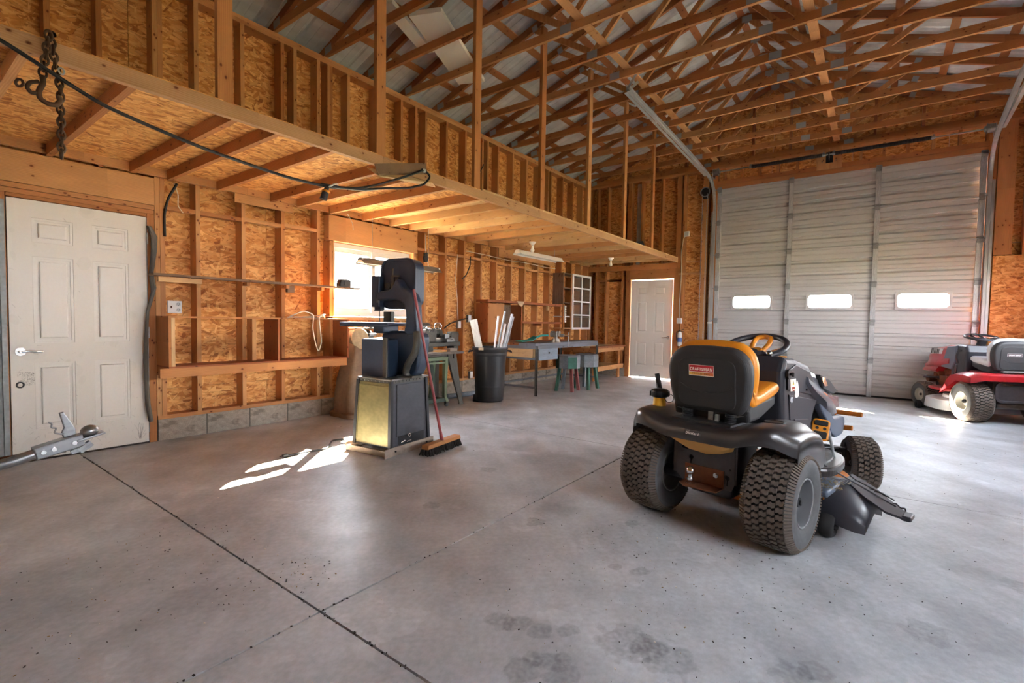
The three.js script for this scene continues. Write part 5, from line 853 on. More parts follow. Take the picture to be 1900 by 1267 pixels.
// ------------------------------------------------------------ bin and what stands in it
{
  const g = thing('trash_bin', 'black wheeled plastic trash bin holding tubes', 'trash bin', [0.83, 0, -2.13], 0); g.scale.set(0.81, 1, 0.81);
  put(g, 'body', [lathe([[0.001, 0.012], [0.235, 0.012], [0.25, 0.03], [0.262, 0.2], [0.268, 0.21], [0.27, 0.235], [0.264, 0.25], [0.29, 0.66], [0.3, 0.67], [0.303, 0.70], [0.298, 0.715], [0.305, 0.72], [0.315, 0.76], [0.322, 0.765], [0.322, 0.79], [0.308, 0.795], [0.3, 0.76], [0.278, 0.5], [0.25, 0.06], [0.001, 0.04]], 48)], MW.binPlastic);
  for (const s of [-1, 1]) put(g, 'handle', tube([[s * 0.18, 0.74, s * -0.26], [s * 0.22, 0.73, s * -0.3], [s * 0.28, 0.72, s * -0.26], [s * 0.3, 0.74, s * -0.2]].map(([x, y, z]) => [-x, y, -z]), 0.014, 20), MW.binPlastic);
  for (const [x, z] of [[-0.13, 0.17], [-0.2, -0.05]]) put(g, 'wheel', [CY(0.05, 0.05, 0.04, x - 0.05, 0.052, z + 0.03, [Math.PI / 2, 0, 0.7], 24), CY(0.022, 0.022, 0.046, x - 0.05, 0.052, z + 0.03, [Math.PI / 2, 0, 0.7], 16)], M.black);
  put(g, 'wheel_housing', T(ext(smooth([[-0.08, 0], [-0.08, 0.1], [0, 0.14], [0.08, 0.1], [0.08, 0]], 30), 0.06, 0.01), [-0.13, 0.01, 0.17], [0, -0.5, 0]), MW.binPlastic);
  put(g, 'label', B(0.1, 0.035, 0.004, 0.0, 0.772, 0.3225), MW.beige, [0.02, 0, 0], [0, 0.12, 0]);
}
tag(put(scene, 'painted_board', [T(rb(0.105, 0.95, 0.03, 0.003), [0, 0.46, 0])], std({ color: 0xdfe0dc, roughness: 0.6, map: blotchTex }), [0.82, 0.27, -2.06], [-0.04, 0.5, 0.24]), 'rust edged white board leaning out of the trash bin', 'board');
for (const [x, z, l, rx, rz, r, m, lab] of [[0.895, -2.07, 0.98, 0.04, -0.16, 0.015, M.white, 'thin white tube leaning leftmost of the tubes in the trash bin'], [0.86, -2.13, 1.06, 0.0, -0.22, 0.015, M.galv, 'tall grey steel tube second from left in the trash bin'], [0.91, -2.13, 0.88, 0.0, -0.22, 0.014, M.white, 'short pale tube in the middle of those in the trash bin'], [0.86, -2.19, 1.05, 0.02, -0.32, 0.018, MM.paleGrey, 'thick pale grey tube leaning right in the trash bin'], [0.88, -2.235, 1.0, -0.02, -0.27, 0.018, M.galv, 'dark grey steel tube leaning farthest right in the trash bin']]) tag(put(scene, 'tube', [T(lathe([[r * 0.8, 0], [r, 0], [r, l], [r * 0.8, l], [r * 0.8, 0]], 18))], m, [x, 0.27, z], [rx, 0, rz]), lab, 'tube', 'tubes standing in the trash bin');
// ------------------------------------------------------------ work bench
{
  const g = thing('workbench', 'worn steel framed workbench with drawers along the left wall', 'workbench', [0.68, 0, -4.0], 0);
  for (let i = 0; i < 5; i++) lum(g, 'top_plank', -0.42 + i * 0.164, -0.262 + i * 0.164, 0.785, 0.825, -1.06, 1.06, i > 2 ? MW.greyWood : i > 0 ? WD[i - 1] : WD[0]);
  put(g, 'frame', [B(0.03, 0.05, 2.1, 0.4, 0.76, 0), B(0.03, 0.05, 2.1, -0.4, 0.76, 0), B(0.8, 0.05, 0.03, 0, 0.76, 1.03), B(0.8, 0.05, 0.03, 0, 0.76, -1.03), B(0.8, 0.03, 0.03, 0, 0.13, -1.03), B(0.03, 0.03, 2.1, -0.4, 0.13, 0), B(0.8, 0.03, 0.03, 0, 0.13, 1.03), B(0.8, 0.03, 0.03, 0, 0.58, 1.03)], MW.greyWood);
  for (const [x, z] of [[0.4, 1.03], [0.4, -1.03], [-0.4, 1.03], [-0.4, -1.03]]) put(g, 'leg', [B(0.05, 0.785, 0.006, x, 0.3925, z), B(0.006, 0.785, 0.05, x, 0.3925, z)], MW.machine);
  const a = put(g, 'drawer', [B(0.5, 0.13, 0.5, 0.08, 0.665, 0.78)], WL[0]); put(a, 'drawer_front', RB(0.52, 0.135, 0.02, 0.08, 0.665, 1.035, 0.004), WL[0]);
  const b = put(g, 'drawer', [B(0.3, 0.18, 0.5, 0.24, 0.65, 0.68)], MW.blueWood); put(b, 'drawer_front', RB(0.02, 0.19, 0.56, 0.405, 0.65, 0.70, 0.004), MW.blueWood, null, null, 'faded blue drawer front'); put(b, 'pull', [sph(0.014, 0.424, 0.67, 0.7), CY(0.008, 0.008, 0.02, 0.416, 0.67, 0.7, [0, 0, Math.PI / 2])], M.darkSteel);
}
{
  const g = thing('bench_vise', 'grey bench vise on the front of the workbench', 'vise', [1.0, 0.825, -3.66], 20);
  put(g, 'base', [CY(0.07, 0.08, 0.03, 0, 0.015, 0, null, 26), CY(0.06, 0.065, 0.03, 0, 0.045, 0, null, 26), RB(0.06, 0.09, 0.06, 0, 0.1, 0, 0.015)], M.steel);
  put(g, 'body', [RB(0.14, 0.075, 0.075, -0.03, 0.13, 0, 0.02), RB(0.03, 0.09, 0.12, 0.02, 0.145, 0, 0.01), CY(0.035, 0.03, 0.03, -0.05, 0.175, 0, null, 20)], M.steel);
  put(g, 'moving_jaw', [RB(0.03, 0.09, 0.12, 0.062, 0.145, 0, 0.01), RB(0.09, 0.05, 0.05, 0.1, 0.12, 0, 0.012)], M.steel);
  put(g, 'screw', [CY(0.014, 0.014, 0.1, 0.17, 0.115, 0, [0, 0, Math.PI / 2], 14), CY(0.02, 0.02, 0.02, 0.21, 0.115, 0, [0, 0, Math.PI / 2], 14)], M.chrome);
  put(g, 'tommy_bar', [rod([0.212, 0.16, 0.0], [0.212, -0.06, 0.02], 0.007), sph(0.012, 0.212, -0.06, 0.02), sph(0.012, 0.212, 0.16, 0)], M.steel);
}
{
  const g = thing('dustpan', 'teal plastic dustpan lying on the workbench', 'dustpan', [0.72, 0.828, -3.35], -35); g.scale.setScalar(1.25);
  put(g, 'pan', sheet([[[-0.13, 0.004, 0.18], [0, 0.004, 0.185], [0.13, 0.004, 0.18]], [[-0.12, 0.02, 0.02], [0, 0.012, 0.02], [0.12, 0.02, 0.02]], [[-0.09, 0.07, -0.06], [0, 0.06, -0.07], [0.09, 0.07, -0.06]]], [0, 0.008, 0]), MW.teal);
  put(g, 'handle', [tube([[0, 0.06, -0.06], [0, 0.085, -0.14], [0, 0.09, -0.24]], 0.013, 16)], MW.teal);
}
function stool(label, x, z, rot, mats, apron) {
  const g = thing('stool', label, 'stool', [x, 0, z], rot, 'work stools');
  const o = (r, y) => Array.from({ length: 8 }, (_, i) => { const a = (i + 0.5) * Math.PI / 4; return [r * Math.cos(a), y, r * Math.sin(a)]; });
  put(g, 'seat', loft([o(0.2, 0.575), o(0.205, 0.58), o(0.205, 0.605), o(0.19, 0.612)], { crease: 0.3 }), MW.greyWood);
  for (let i = 0; i < 8; i++) { const a = i * Math.PI / 4; put(g, 'apron', bx(0.015, 0.19, 0.152), i % 2 ? apron : MW.stoolGrey, [0.185 * Math.cos(a), 0.485, 0.185 * Math.sin(a)], [0, -a, 0]); }
  for (let i = 0; i < 4; i++) { const a = (i + 0.5) * Math.PI / 2; put(g, 'leg', loft([[0.57, 0.12, 0.022], [0.0, 0.205, 0.024]].map(([y, r, w]) => { const cx = r * Math.cos(a), cz = r * Math.sin(a); return [[cx - w, y, cz - w], [cx + w, y, cz - w], [cx + w, y, cz + w], [cx - w, y, cz + w]]; }), { crease: 0.3 }), mats[i]); }
}
stool('octagonal painted stool with dull red legs, nearer of the two', 1.13, -3.86 + 0.0, 8, [MW.stoolRed, MW.stoolGreen, MW.stoolGrey, MW.stoolRed], MW.stoolGreen);
stool('octagonal painted stool with green legs, farther of the two', 1.22, -4.36, -6, [MW.stoolGreen, MW.stoolGreen, MW.stoolGrey, MW.stoolGreen], MW.stoolGrey);
{
  const g = thing('wooden_bench', 'low lumber bench in the far left corner', 'bench', [0, 0, 0], 0);
  for (let i = 0; i < 5; i++) lum(g, 'top_plank', 0.05 + i * 0.19, 0.235 + i * 0.19, 0.66, 0.695, -6.58, -5.25, i === 3 ? WL[2] : WD[i % 3]);
  lum(g, 'apron', 0.1, 0.94, 0.58, 0.66, -5.32, -5.28, W[1]); lum(g, 'apron', 0.9, 0.94, 0.58, 0.66, -6.56, -5.325, W[2]); lum(g, 'stretcher', 0.9, 0.935, 0.2, 0.29, -6.58, -5.3, W[2]); lum(g, 'stretcher', 0.1, 0.895, 0.2, 0.29, -6.5, -6.46, W[2]);
  for (const [x, z] of [[0.86, -6.47], [0.86, -5.36], [0.1, -5.36], [0.1, -6.47]]) lum(g, 'leg', x - 0.02, x + 0.02, 0, 0.66, z - 0.045, z + 0.045, W[1]);
}
// ------------------------------------------------------------ shelves and cabinets on the left wall
{
  const g = thing('wall_cabinet', 'brown plywood wall cabinet, half open, behind the trash bin', 'cabinet', [0, 0, 0], 0);
  lum(g, 'side', 0.004, 0.25, 0.83, 1.455, -2.78, -2.76, MW.shelfBrown); lum(g, 'side', 0.004, 0.25, 0.83, 1.455, -3.72, -3.70, MW.shelfBrown); lum(g, 'bottom', 0.004, 0.25, 0.81, 0.829, -3.72, -2.76, MW.shelfBrown);
  lum(g, 'door', 0.252, 0.272, 0.82, 1.455, -3.17, -2.755, W[1]); lum(g, 'back', 0.004, 0.014, 0.83, 1.455, -3.70, -2.78, MW.weathered);
}
{
  const g = thing('wall_shelf', 'long brown board shelf along the left wall above the workbench', 'shelf', [0, 0, 0], 0);
  lum(g, 'board', 0.004, 0.25, 1.478, 1.516, -5.11, -2.76, MW.shelfBrown);
  put(g, 'cloth_corner', sheet([[[0.255, 1.52, -3.55], [0.255, 1.52, -3.78]], [[0.262, 1.46, -3.6], [0.262, 1.45, -3.72]], [[0.263, 1.43, -3.66], [0.263, 1.43, -3.68]]], [0.004, 0, 0]), MW.beige); lum(g, 'bracket', 0.2, 0.24, 1.38, 1.478, -4.62, -4.58, WL[0]);
}
{
  const g = thing('wall_shelf', 'lower brown board shelf with a post beside the cabinet, above the workbench', 'shelf', [0, 0, 0], 0);
  lum(g, 'board', 0.004, 0.25, 1.128, 1.165, -5.11, -3.74, MW.shelfBrown); lum(g, 'bracket', 0.01, 0.2, 1.09, 1.128, -4.45, -4.41, MW.shelfBrown);
}
{
  const g = thing('wall_cabinet', 'weathered plank wall cabinet with a white paned sash as its door', 'cabinet', [0, 0, 0], 0);
  for (let i = 0; i < 4; i++) lum(g, 'end_plank', 0.006 + i * 0.063, 0.066 + i * 0.063, 1.525, 2.16, -5.14, -5.12, MW.weathered);
  lum(g, 'end_board', 0.23, 0.25, 1.03, 2.16, -5.16, -5.141, W[1]); lum(g, 'top', 0.006, 0.25, 2.14, 2.16, -6.28, -5.141, MW.weathered); lum(g, 'bottom', 0.006, 0.25, 1.03, 1.05, -6.28, -5.161, WL[0]); lum(g, 'side', 0.006, 0.25, 1.05, 2.14, -6.28, -6.26, MW.weathered);
  for (const y of [1.27, 1.55, 1.85]) lum(g, 'shelf', 0.006, 0.225, y, y + 0.02, -6.26, -5.16, y < 1.3 ? MM.paleGrey : MW.weathered);
  lum(g, 'stile', 0.23, 0.25, 1.05, 2.14, -5.48, -5.45, W[0]);
  const s = grp(g, 'sash', [0.262, 1.59, -5.875], [0, Math.PI / 2, 0]);
  put(s, 'sash_frame', [B(0.8, 0.04, 0.022, 0, 0.555, 0), B(0.8, 0.04, 0.022, 0, -0.555, 0), B(0.04, 1.07, 0.022, -0.38, 0, 0), B(0.04, 1.07, 0.022, 0.38, 0, 0), B(0.03, 1.07, 0.022, 0, 0, 0), ...[-0.27, 0.01, 0.29].map((y) => B(0.72, 0.026, 0.02, 0, y, 0))], M.white);
  for (const x of [-1, 1]) for (const [y0, y1] of [[-0.535, -0.283], [-0.257, -0.003], [0.023, 0.277], [0.303, 0.535]]) put(s, 'pane', bx(0.345, y1 - y0, 0.003), MW.dustyGlass, [x * 0.1875, (y0 + y1) / 2, 0]);
}
{
  const g = thing('power_strip', 'white power strip screwed to the end of the wall cabinet', 'power strip', [0.262, 1.33, -5.2], 0);
  put(g, 'body', RB(0.03, 0.34, 0.05, 0, 0, 0, 0.006), M.white); for (let i = 0; i < 6; i++) put(g, 'socket', [B(0.004, 0.028, 0.008, 0.016, -0.13 + i * 0.05, 0.008), B(0.004, 0.028, 0.008, 0.016, -0.13 + i * 0.05, -0.008)], M.black);
}
{
  const g = thing('plank_shelf', 'thin weathered plank shelf in front of the window', 'shelf', [0, 0, 0], 0);
  lum(g, 'board', 0.064, 0.2, 1.527, 1.545, -0.37, 1.78, MW.weathered); lum(g, 'cleat', 0.004, 0.03, 1.48, 1.526, 1.33, 1.69, WL[1]); for (const z of [0.925, 0.505, 0.08]) lum(g, 'bracket', 0.004, 0.1, 1.49, 1.526, z - 0.018, z + 0.018, W[0]); lum(g, 'block', 0.004, 0.05, 1.45, 1.526, 0.40, 0.48, MW.weathered);
}
{
  const g = thing('tape_measure', 'black tin standing at the end of the plank shelf', 'tin', [0.1, 1.545, -0.2], 0);
  put(g, 'case', [T(ext(smooth([[-0.075, 0], [0.06, 0], [0.075, 0.02], [0.075, 0.08], [0.05, 0.098], [-0.05, 0.098], [-0.075, 0.07]], 40), 0.08, 0.012), null, [0, Math.PI / 2, 0])], M.black); put(g, 'clip', B(0.004, 0.05, 0.03, 0.043, 0.05, 0), M.darkSteel);
}
{
  const g = thing('box_shelf', 'long open box shelf of boards below the plank shelf', 'shelf', [0, 0, 0], 0);
  lum(g, 'top_board', 0.004, 0.3, 1.15, 1.165, -0.13, 1.705, W[1]); lum(g, 'bottom_board', 0.004, 0.3, 0.70, 0.715, -0.13, 1.705, MW.shelfBrown); lum(g, 'front_rail', 0.27, 0.31, 0.618, 0.70, -0.1, 1.775, W[1]);
  lum(g, 'end_panel', 0.004, 0.3, 0.715, 1.15, -0.13, -0.11, MW.shelfBrown); lum(g, 'end_panel', 0.004, 0.3, 0.715, 1.15, 1.685, 1.705, W[3]); lum(g, 'end_post', 0.27, 0.3, 0.715, 1.15, 1.655, 1.684, WL[0]);
  lum(g, 'divider', 0.004, 0.295, 0.715, 1.15, 0.70, 0.72, MW.shelfBrown); lum(g, 'divider_post', 0.004, 0.12, 0.715, 1.15, 0.86, 0.9, W[2]); lum(g, 'support', 0.004, 0.27, 0.62, 0.70, 1.67, 1.705, W[3]); lum(g, 'support', 0.004, 0.27, 0.62, 0.70, -0.1, -0.06, W[3]);
}
// ------------------------------------------------------------ cords, lamps and fittings
tag(put(scene, 'extension_cord', [tube([[0.2, 1.175, 0.55], [0.28, 1.24, 0.43], [0.31, 1.2, 0.33], [0.315, 1.06, 0.34], [0.315, 0.9, 0.31], [0.315, 0.8, 0.27], [0.315, 0.9, 0.235], [0.315, 1.05, 0.25], [0.312, 1.17, 0.26], [0.29, 1.2, 0.2], [0.22, 1.175, 0.14], [0.1, 1.172, 0.2], [0.05, 1.172, 0.4]], 0.0055, 110, 8), tube([[0.08, 1.172, 0.5], [0.16, 1.18, 0.36], [0.25, 1.19, 0.28], [0.3, 1.2, 0.24], [0.24, 1.21, 0.14], [0.1, 1.175, 0.1]], 0.0055, 60, 8)], std({ color: 0xe9dfcb, roughness: 0.6 })), 'looped white cord hanging over the top of the box shelf', 'cord');
{
  const g = thing('outlet_box', 'white double outlet plate on the stud beside the entry door', 'outlet', [0.0, 1.25, 1.565], 0);
  put(g, 'plate', RB(0.012, 0.115, 0.118, 0.03, 0, 0, 0.004), M.white); put(g, 'box', B(0.028, 0.1, 0.1, 0.012, 0, 0), M.galv);
  for (const y of [-0.027, 0.027]) put(g, 'outlet', [T(CY(0.018, 0.018, 0.004, 0.037, y, -0.028, [0, 0, Math.PI / 2], 22))], M.vinyl), put(g, 'slots', [B(0.002, 0.012, 0.003, 0.0398, y + 0.003, -0.021), B(0.002, 0.012, 0.003, 0.0398, y + 0.003, -0.034), B(0.002, 0.005, 0.005, 0.0398, y - 0.01, -0.028)], M.black);
  put(g, 'switch', B(0.012, 0.02, 0.01, 0.038, 0, 0.03), M.rust);
}
tag(put(scene, 'felt_roll', [loft([[0.2, 0.028, 1.72], [0.35, 0.03, 1.74], [0.58, 0.026, 1.748], [0.9, 0.022, 1.75], [1.2, 0.02, 1.735], [1.38, 0.026, 1.69], [1.42, 0.034, 1.685], [1.55, 0.026, 1.70], [1.75, 0.034, 1.68], [1.88, 0.04, 1.68], [1.97, 0.03, 1.715]].map(([y, r, z], k) => Array.from({ length: 14 }, (_, i) => { const a = i / 14 * 2 * Math.PI, q = r * (1 + 0.22 * Math.sin(a * 3 + k * 1.3)); return [0.032 + q * 0.62 * Math.cos(a), y, z + 0.045 + q * 0.62 * Math.sin(a)]; })), { crease: 0.9 })], std({ color: 0x6a6762, roughness: 0.85, map: blotchTex })), 'crumpled grey felt strip hanging beside the entry door', 'felt strip');
// shop lights
function shopLight(name, label, p, q, hang) {
  const g = thing(name, label, 'light'), mid = [(p[0] + q[0]) / 2, (p[1] + q[1]) / 2, (p[2] + q[2]) / 2], L = Math.hypot(q[0] - p[0], q[2] - p[2]);
  g.position.set(...mid); g.rotation.y = Math.atan2(q[0] - p[0], q[2] - p[2]);
  put(g, 'reflector', extruded([[-0.09, -0.03], [-0.045, 0.015], [-0.03, 0.04], [0.03, 0.04], [0.045, 0.015], [0.09, -0.03], [0.088, -0.034], [0.04, 0.01], [-0.04, 0.01], [-0.088, -0.034]], L), hang === 'wall' ? MW.dust : M.white);
  for (const x of [-0.035, 0.035]) put(g, 'tube', CY(0.013, 0.013, L - 0.06, x, -0.012, 0, [Math.PI / 2, 0, 0], 14), M.vinyl);
  for (const s of [-1, 1]) put(g, 'end_cap', RB(0.1, 0.055, 0.02, 0, 0.005, s * (L / 2 - 0.01), 0.006), M.white), put(g, 'hanger', rod([0, 0.035, s * L * 0.36], [0, hang === 'wall' ? 0.55 : 0.17, s * L * 0.36], 0.0025), M.galv);
  return g;
}
function extruded(xy, L) { return ext(xy, L); }
shopLight('shop_light', 'white fluorescent shop light hanging under the loft', [0.80, 2.235, -2.8], [0.83, 2.245, -4.03]);
shopLight('shop_light', 'dusty fluorescent shop light hanging in front of the window', [0.3, 1.865, -0.28], [0.3, 1.865, -1.58], 'wall');
function bulbHolder(label, p) {
  const g = thing('bulb_holder', label, 'light socket', p, 0, 'bulb holders under the loft');
  put(g, 'base', lathe([[0.001, 0], [0.055, 0], [0.055, -0.012], [0.035, -0.03], [0.026, -0.05], [0.001, -0.05]], 26), M.white);
  const b = put(g, 'bulb', lathe([[0.001, -0.165], [0.02, -0.16], [0.03, -0.142], [0.03, -0.125], [0.016, -0.09], [0.013, -0.05], [0.001, -0.05]], 22), phy({ color: 0xf4f2ec, roughness: 0.3 })); put(b, 'screw_base', CY(0.0135, 0.0135, 0.03, 0, -0.065, 0, null, 16), M.steel);
}
bulbHolder('white bulb holder on the loft joists above the shop light', [0.96, 2.411, -2.98]); bulbHolder('white bulb holder under the far end of the loft', [1.19, 2.411, -5.3]);
{
  const g = thing('pulley_block', 'small black pulley hanging on the stud right of the window', 'pulley', [0.03, 2.06, -1.60], 0);
  put(g, 'sheave', [T(lathe([[0.012, -0.01], [0.045, -0.012], [0.04, 0], [0.045, 0.012], [0.012, 0.01]], 24), null, [0, 0, Math.PI / 2]), CY(0.01, 0.01, 0.04, 0, 0, 0, [0, 0, Math.PI / 2])], M.black); put(g, 'cheek', [B(0.004, 0.13, 0.05, 0.018, 0.01, 0), B(0.004, 0.13, 0.05, -0.018, 0.01, 0), T(tor(0.02, 0.004, 6, 18), [0, 0.085, 0], [0, Math.PI / 2, 0])], M.black); put(g, 'rope', tube([[0.02, -0.04, -0.03], [0.03, -0.15, -0.03], [0.04, -0.2, -0.02]], 0.005), M.vinyl); put(g, 'rope', tube([[0.0, 0.1, 0], [0.01, 0.2, 0.01], [0.02, 0.33, 0.02]], 0.004), M.vinyl);
}
// black service cable looping below the loft
{
  const g = thing('black_cable', 'heavy black cable sagging below the loft edge', 'cable');
  put(g, 'cable_run', tube([[2.14, 2.56, 3.55], [2.13, 2.46, 3.2], [2.12, 2.385, 2.92], [2.11, 2.235, 2.56], [2.10, 2.155, 2.1], [2.1, 2.112, 1.6], [2.1, 2.118, 1.28], [2.1, 2.16, 1.05], [2.1, 2.23, 0.86], [2.09, 2.36, 0.58], [2.075, 2.46, 0.38], [2.07, 2.48, 0.32], [2.075, 2.44, 0.27], [2.09, 2.35, 0.36], [2.1, 2.275, 0.55], [2.1, 2.215, 0.8], [2.11, 2.16, 1.0], [2.115, 2.13, 1.2], [2.11, 2.12, 1.35]], 0.0095, 190, 10), M.cable);
  put(g, 'cable_clamp', [RB(0.026, 0.03, 0.04, 2.068, 2.478, 0.34, 0.006)], M.galv);
  const c = put(g, 'connector', [rod([2.105, 2.115, 1.3], [2.10, 2.075, 1.31], 0.016, 0.018, 18), rod([2.10, 2.075, 1.31], [2.095, 2.02, 1.325], 0.024, 0.026, 20)], M.black); put(c, 'connector_ring', rod([2.1002, 2.085, 1.307], [2.0998, 2.07, 1.311], 0.0265, 0.0265, 20), MM.orange); put(c, 'hook', tube([[2.11, 2.11, 1.3], [2.13, 2.13, 1.27], [2.13, 2.145, 1.24], [2.11, 2.14, 1.22]], 0.006), M.white);
}
{
  const g = thing('scrap_board', 'grey scrap board nailed across the loft edge at the cable clamp', 'board', [0, 0, 0], 0);
  put(g, 'board', loft([[[2.034, 2.33, 0.80], [2.034, 2.41, 0.84], [2.048, 2.41, 0.84], [2.048, 2.33, 0.80]], [[2.034, 2.47, 0.27], [2.034, 2.56, 0.30], [2.048, 2.56, 0.30], [2.048, 2.47, 0.27]]], { crease: 0.3 }), MW.weathered);
  put(g, 'flat_strip', loft([[[1.97, 2.39, 0.86], [2.046, 2.325, 0.80], [2.046, 2.318, 0.80], [1.97, 2.383, 0.86]], [[1.97, 2.409, 0.10], [2.048, 2.409, 0.22], [2.048, 2.401, 0.22], [1.97, 2.401, 0.10]]], { crease: 0.3 }), WL[2]);
}
// chain with hooks over the loft edge
{
  const g = thing('log_chain', 'rusty chain with grab hooks hanging over the loft edge', 'chain', [2.055, 0, 2.74], 0);
  const lk = new THREE.TorusGeometry(0.0135, 0.0052, 7, 16); lk.scale(1, 1.55, 1);
  const link = (x, y, z, i, tilt = 0) => put(g, 'link', lk, M.chain, [x, y, z], [tilt, i % 2 ? Math.PI / 2 : 0.1, rr(-0.12, 0.12)]);
  for (let i = 0; i < 19; i++) link(0.01 + 0.004 * Math.sin(i), 2.505 - i * 0.0305, (i < 9 ? 0.012 - 0.004 * i : -0.02), i);
  for (let i = 0; i < 7; i++) link(0.025, 2.5 - i * 0.031, 0.02 + i * 0.004, i + 1);
  put(g, 'over_edge', [tube([[-0.05, 2.53, 0.0], [-0.03, 2.534, 0], [-0.008, 2.53, 0], [0.012, 2.515, 0]], 0.011, 24, 8)], M.chain);
  put(g, 'grab_hook', [tube([[0.025, 2.30, 0.045], [0.03, 2.265, 0.045], [0.03, 2.22, 0.06], [0.03, 2.19, 0.055], [0.03, 2.175, 0.03], [0.03, 2.18, 0.0], [0.03, 2.205, -0.015], [0.03, 2.225, -0.01]], 0.0115, 40, 10)], M.chain);
  put(g, 'shackle', [tube([[0.02, 2.27, 0.06], [0.03, 2.25, 0.09], [0.03, 2.225, 0.1], [0.03, 2.205, 0.085], [0.03, 2.215, 0.06]], 0.009, 30, 8), T(tor(0.016, 0.006, 7, 18), [0.03, 2.235, 0.125], [0, 0.7, 0])], M.chain);
  put(g, 'quick_link', [T(tor(0.014, 0.004, 6, 16), [0.04, 2.345, -0.02], [0.5, 0.5, 0])], M.galv);
}
// trailer tongue coming in from the left
{
  const g = thing('trailer_tongue', 'galvanised trailer tongue with ball coupler by the entry door', 'trailer tongue', [2.0, 0, 2.62], 0);
  put(g, 'tongue_tube', tube([[-0.02, 0.40, 0.86], [-0.01, 0.425, 0.5], [0.0, 0.455, 0.3], [0.0, 0.495, 0.15], [0, 0.51, 0.1]], 0.026, 40, 12), M.tongue);
  put(g, 'rusty_bar', rod([-0.30, 0.40, 0.9], [-0.2, 0.435, 0.06], 0.015), M.rust);
  const c = put(g, 'coupler', [T(ext([[-0.16, -0.03], [0.0, -0.032], [0.03, -0.028], [0.03, 0.03], [-0.02, 0.034], [-0.16, 0.032]], 0.066, 0.006), [0, 0.0, 0.01], [0, Math.PI / 2, 0.0])], M.tongue, [0, 0.515, 0.05], [0.22, 0, 0]);
  put(c, 'ball_socket', [sph(0.037, 0, 0.03, -0.055, [1, 0.85, 1.05]), RB(0.075, 0.012, 0.12, 0, 0.003, -0.05, 0.004)], M.tongue);
  put(c, 'latch', [T(ext([[-0.02, 0], [0.03, 0], [0.035, 0.03], [0.012, 0.13], [-0.006, 0.13], [-0.006, 0.05], [-0.02, 0.03]], 0.02, 0.004), [0, 0.035, 0.03], [0, Math.PI / 2, 0])], M.tongue);
  put(c, 'latch_pin', tube([[0.012, 0.055, 0.045], [0.012, 0.075, 0.075], [0.012, 0.095, 0.065], [0.012, 0.105, 0.08], [0.012, 0.125, 0.075], [0.012, 0.135, 0.085]], 0.004), M.tongue);
  put(c, 'under_latch', [B(0.03, 0.03, 0.06, 0, -0.045, -0.02, [0.4, 0, 0]), B(0.02, 0.02, 0.04, 0, -0.05, 0.02)], M.tongue);
  for (const z of [0.14, 0.1, 0.02]) put(c, 'bolt', [CY(0.011, 0.011, 0.01, 0.038, 0, z, [0, 0, Math.PI / 2], 6)], M.chrome);
  put(g, 'jack_leg', [rod([-0.02, 0, 0.80], [-0.02, 0.5, 0.80], 0.025), CY(0.07, 0.08, 0.012, -0.02, 0.006, 0.80)], M.galvDull);
}
{
  const g = thing('steel_sheet', 'upright grey steel sheet with bolts at the left edge', 'steel sheet', [0.02, 0, 2.985], 0);
  put(g, 'sheet', [B(0.03, 2.02, 0.62, 0.0, 1.01, 0), B(0.03, 2.02, 0.03, 0.02, 1.01, -0.3)], M.galvDull); for (let i = 0; i < 6; i++) put(g, 'bolt', sph(0.009, 0.017, 0.35 + i * 0.27, -0.22 - (i % 2) * 0.04), M.galv);
}
// foam sheets lying on the truss chords
for (const [lab, a, b, w] of [['wide white foam sheet lying on the roof trusses', [1.44, -0.24], [0.86, -1.62], 0.36], ['narrow white foam strip beside the wide foam sheet on the trusses', [1.24, 0.1], [0.92, -0.78], 0.14]]) {
  const dx = b[0] - a[0], dz = b[1] - a[1], L = Math.hypot(dx, dz);
  tag(put(scene, 'foam_sheet', [bx(w, 0.05, L)], M.foam, [(a[0] + b[0]) / 2, 4.327 + 0.026, (a[1] + b[1]) / 2], [0, Math.atan2(dx, dz), 0]), lab, 'foam sheet');
}
tag(put(scene, 'tool_bag', [loft([[[-0.11, 0, 0.06], [0.11, 0, 0.06], [0.11, 0, -0.06], [-0.11, 0, -0.06]], [[-0.1, 0.09, 0.03], [0.09, 0.12, 0.02], [0.09, 0.12, -0.02], [-0.1, 0.09, -0.03]]], { crease: 0.4 })], M.black, [1.86, 2.518, -5.0], [0, 1.2, 0]), 'small black tool bag lying on the loft edge', 'bag');
// fittings by the far door
{
  const g = thing('chain_hoist', 'black chain hoist pulley beside the overhead door', 'hoist', [2.545, 0, -6.6], 0);
  put(g, 'bracket', [RB(0.1, 0.2, 0.05, 0, 3.72, -0.02, 0.01), CY(0.08, 0.08, 0.03, 0, 3.74, 0.02, [Math.PI / 2, 0, 0], 26)], M.black); put(g, 'guard', T(tor(0.085, 0.012, 8, 28), [0, 3.74, 0.03]), M.galvDull);
  const lk = new THREE.TorusGeometry(0.009, 0.0028, 5, 10); lk.scale(1, 1.7, 1); const gs = []; for (const x of [-0.045, 0.045]) for (let i = 0; i < 112; i++) gs.push(T(lk, [x, 3.72 - i * 0.026, 0.03], [0, i % 2 ? Math.PI / 2 : 0, 0])); put(g, 'chain_loop', gs, M.galv).userData.kind = 'stuff'; put(g, 'chain_keeper', RB(0.09, 0.03, 0.03, 0.16, 1.2, 0.02, 0.006), M.white);
}
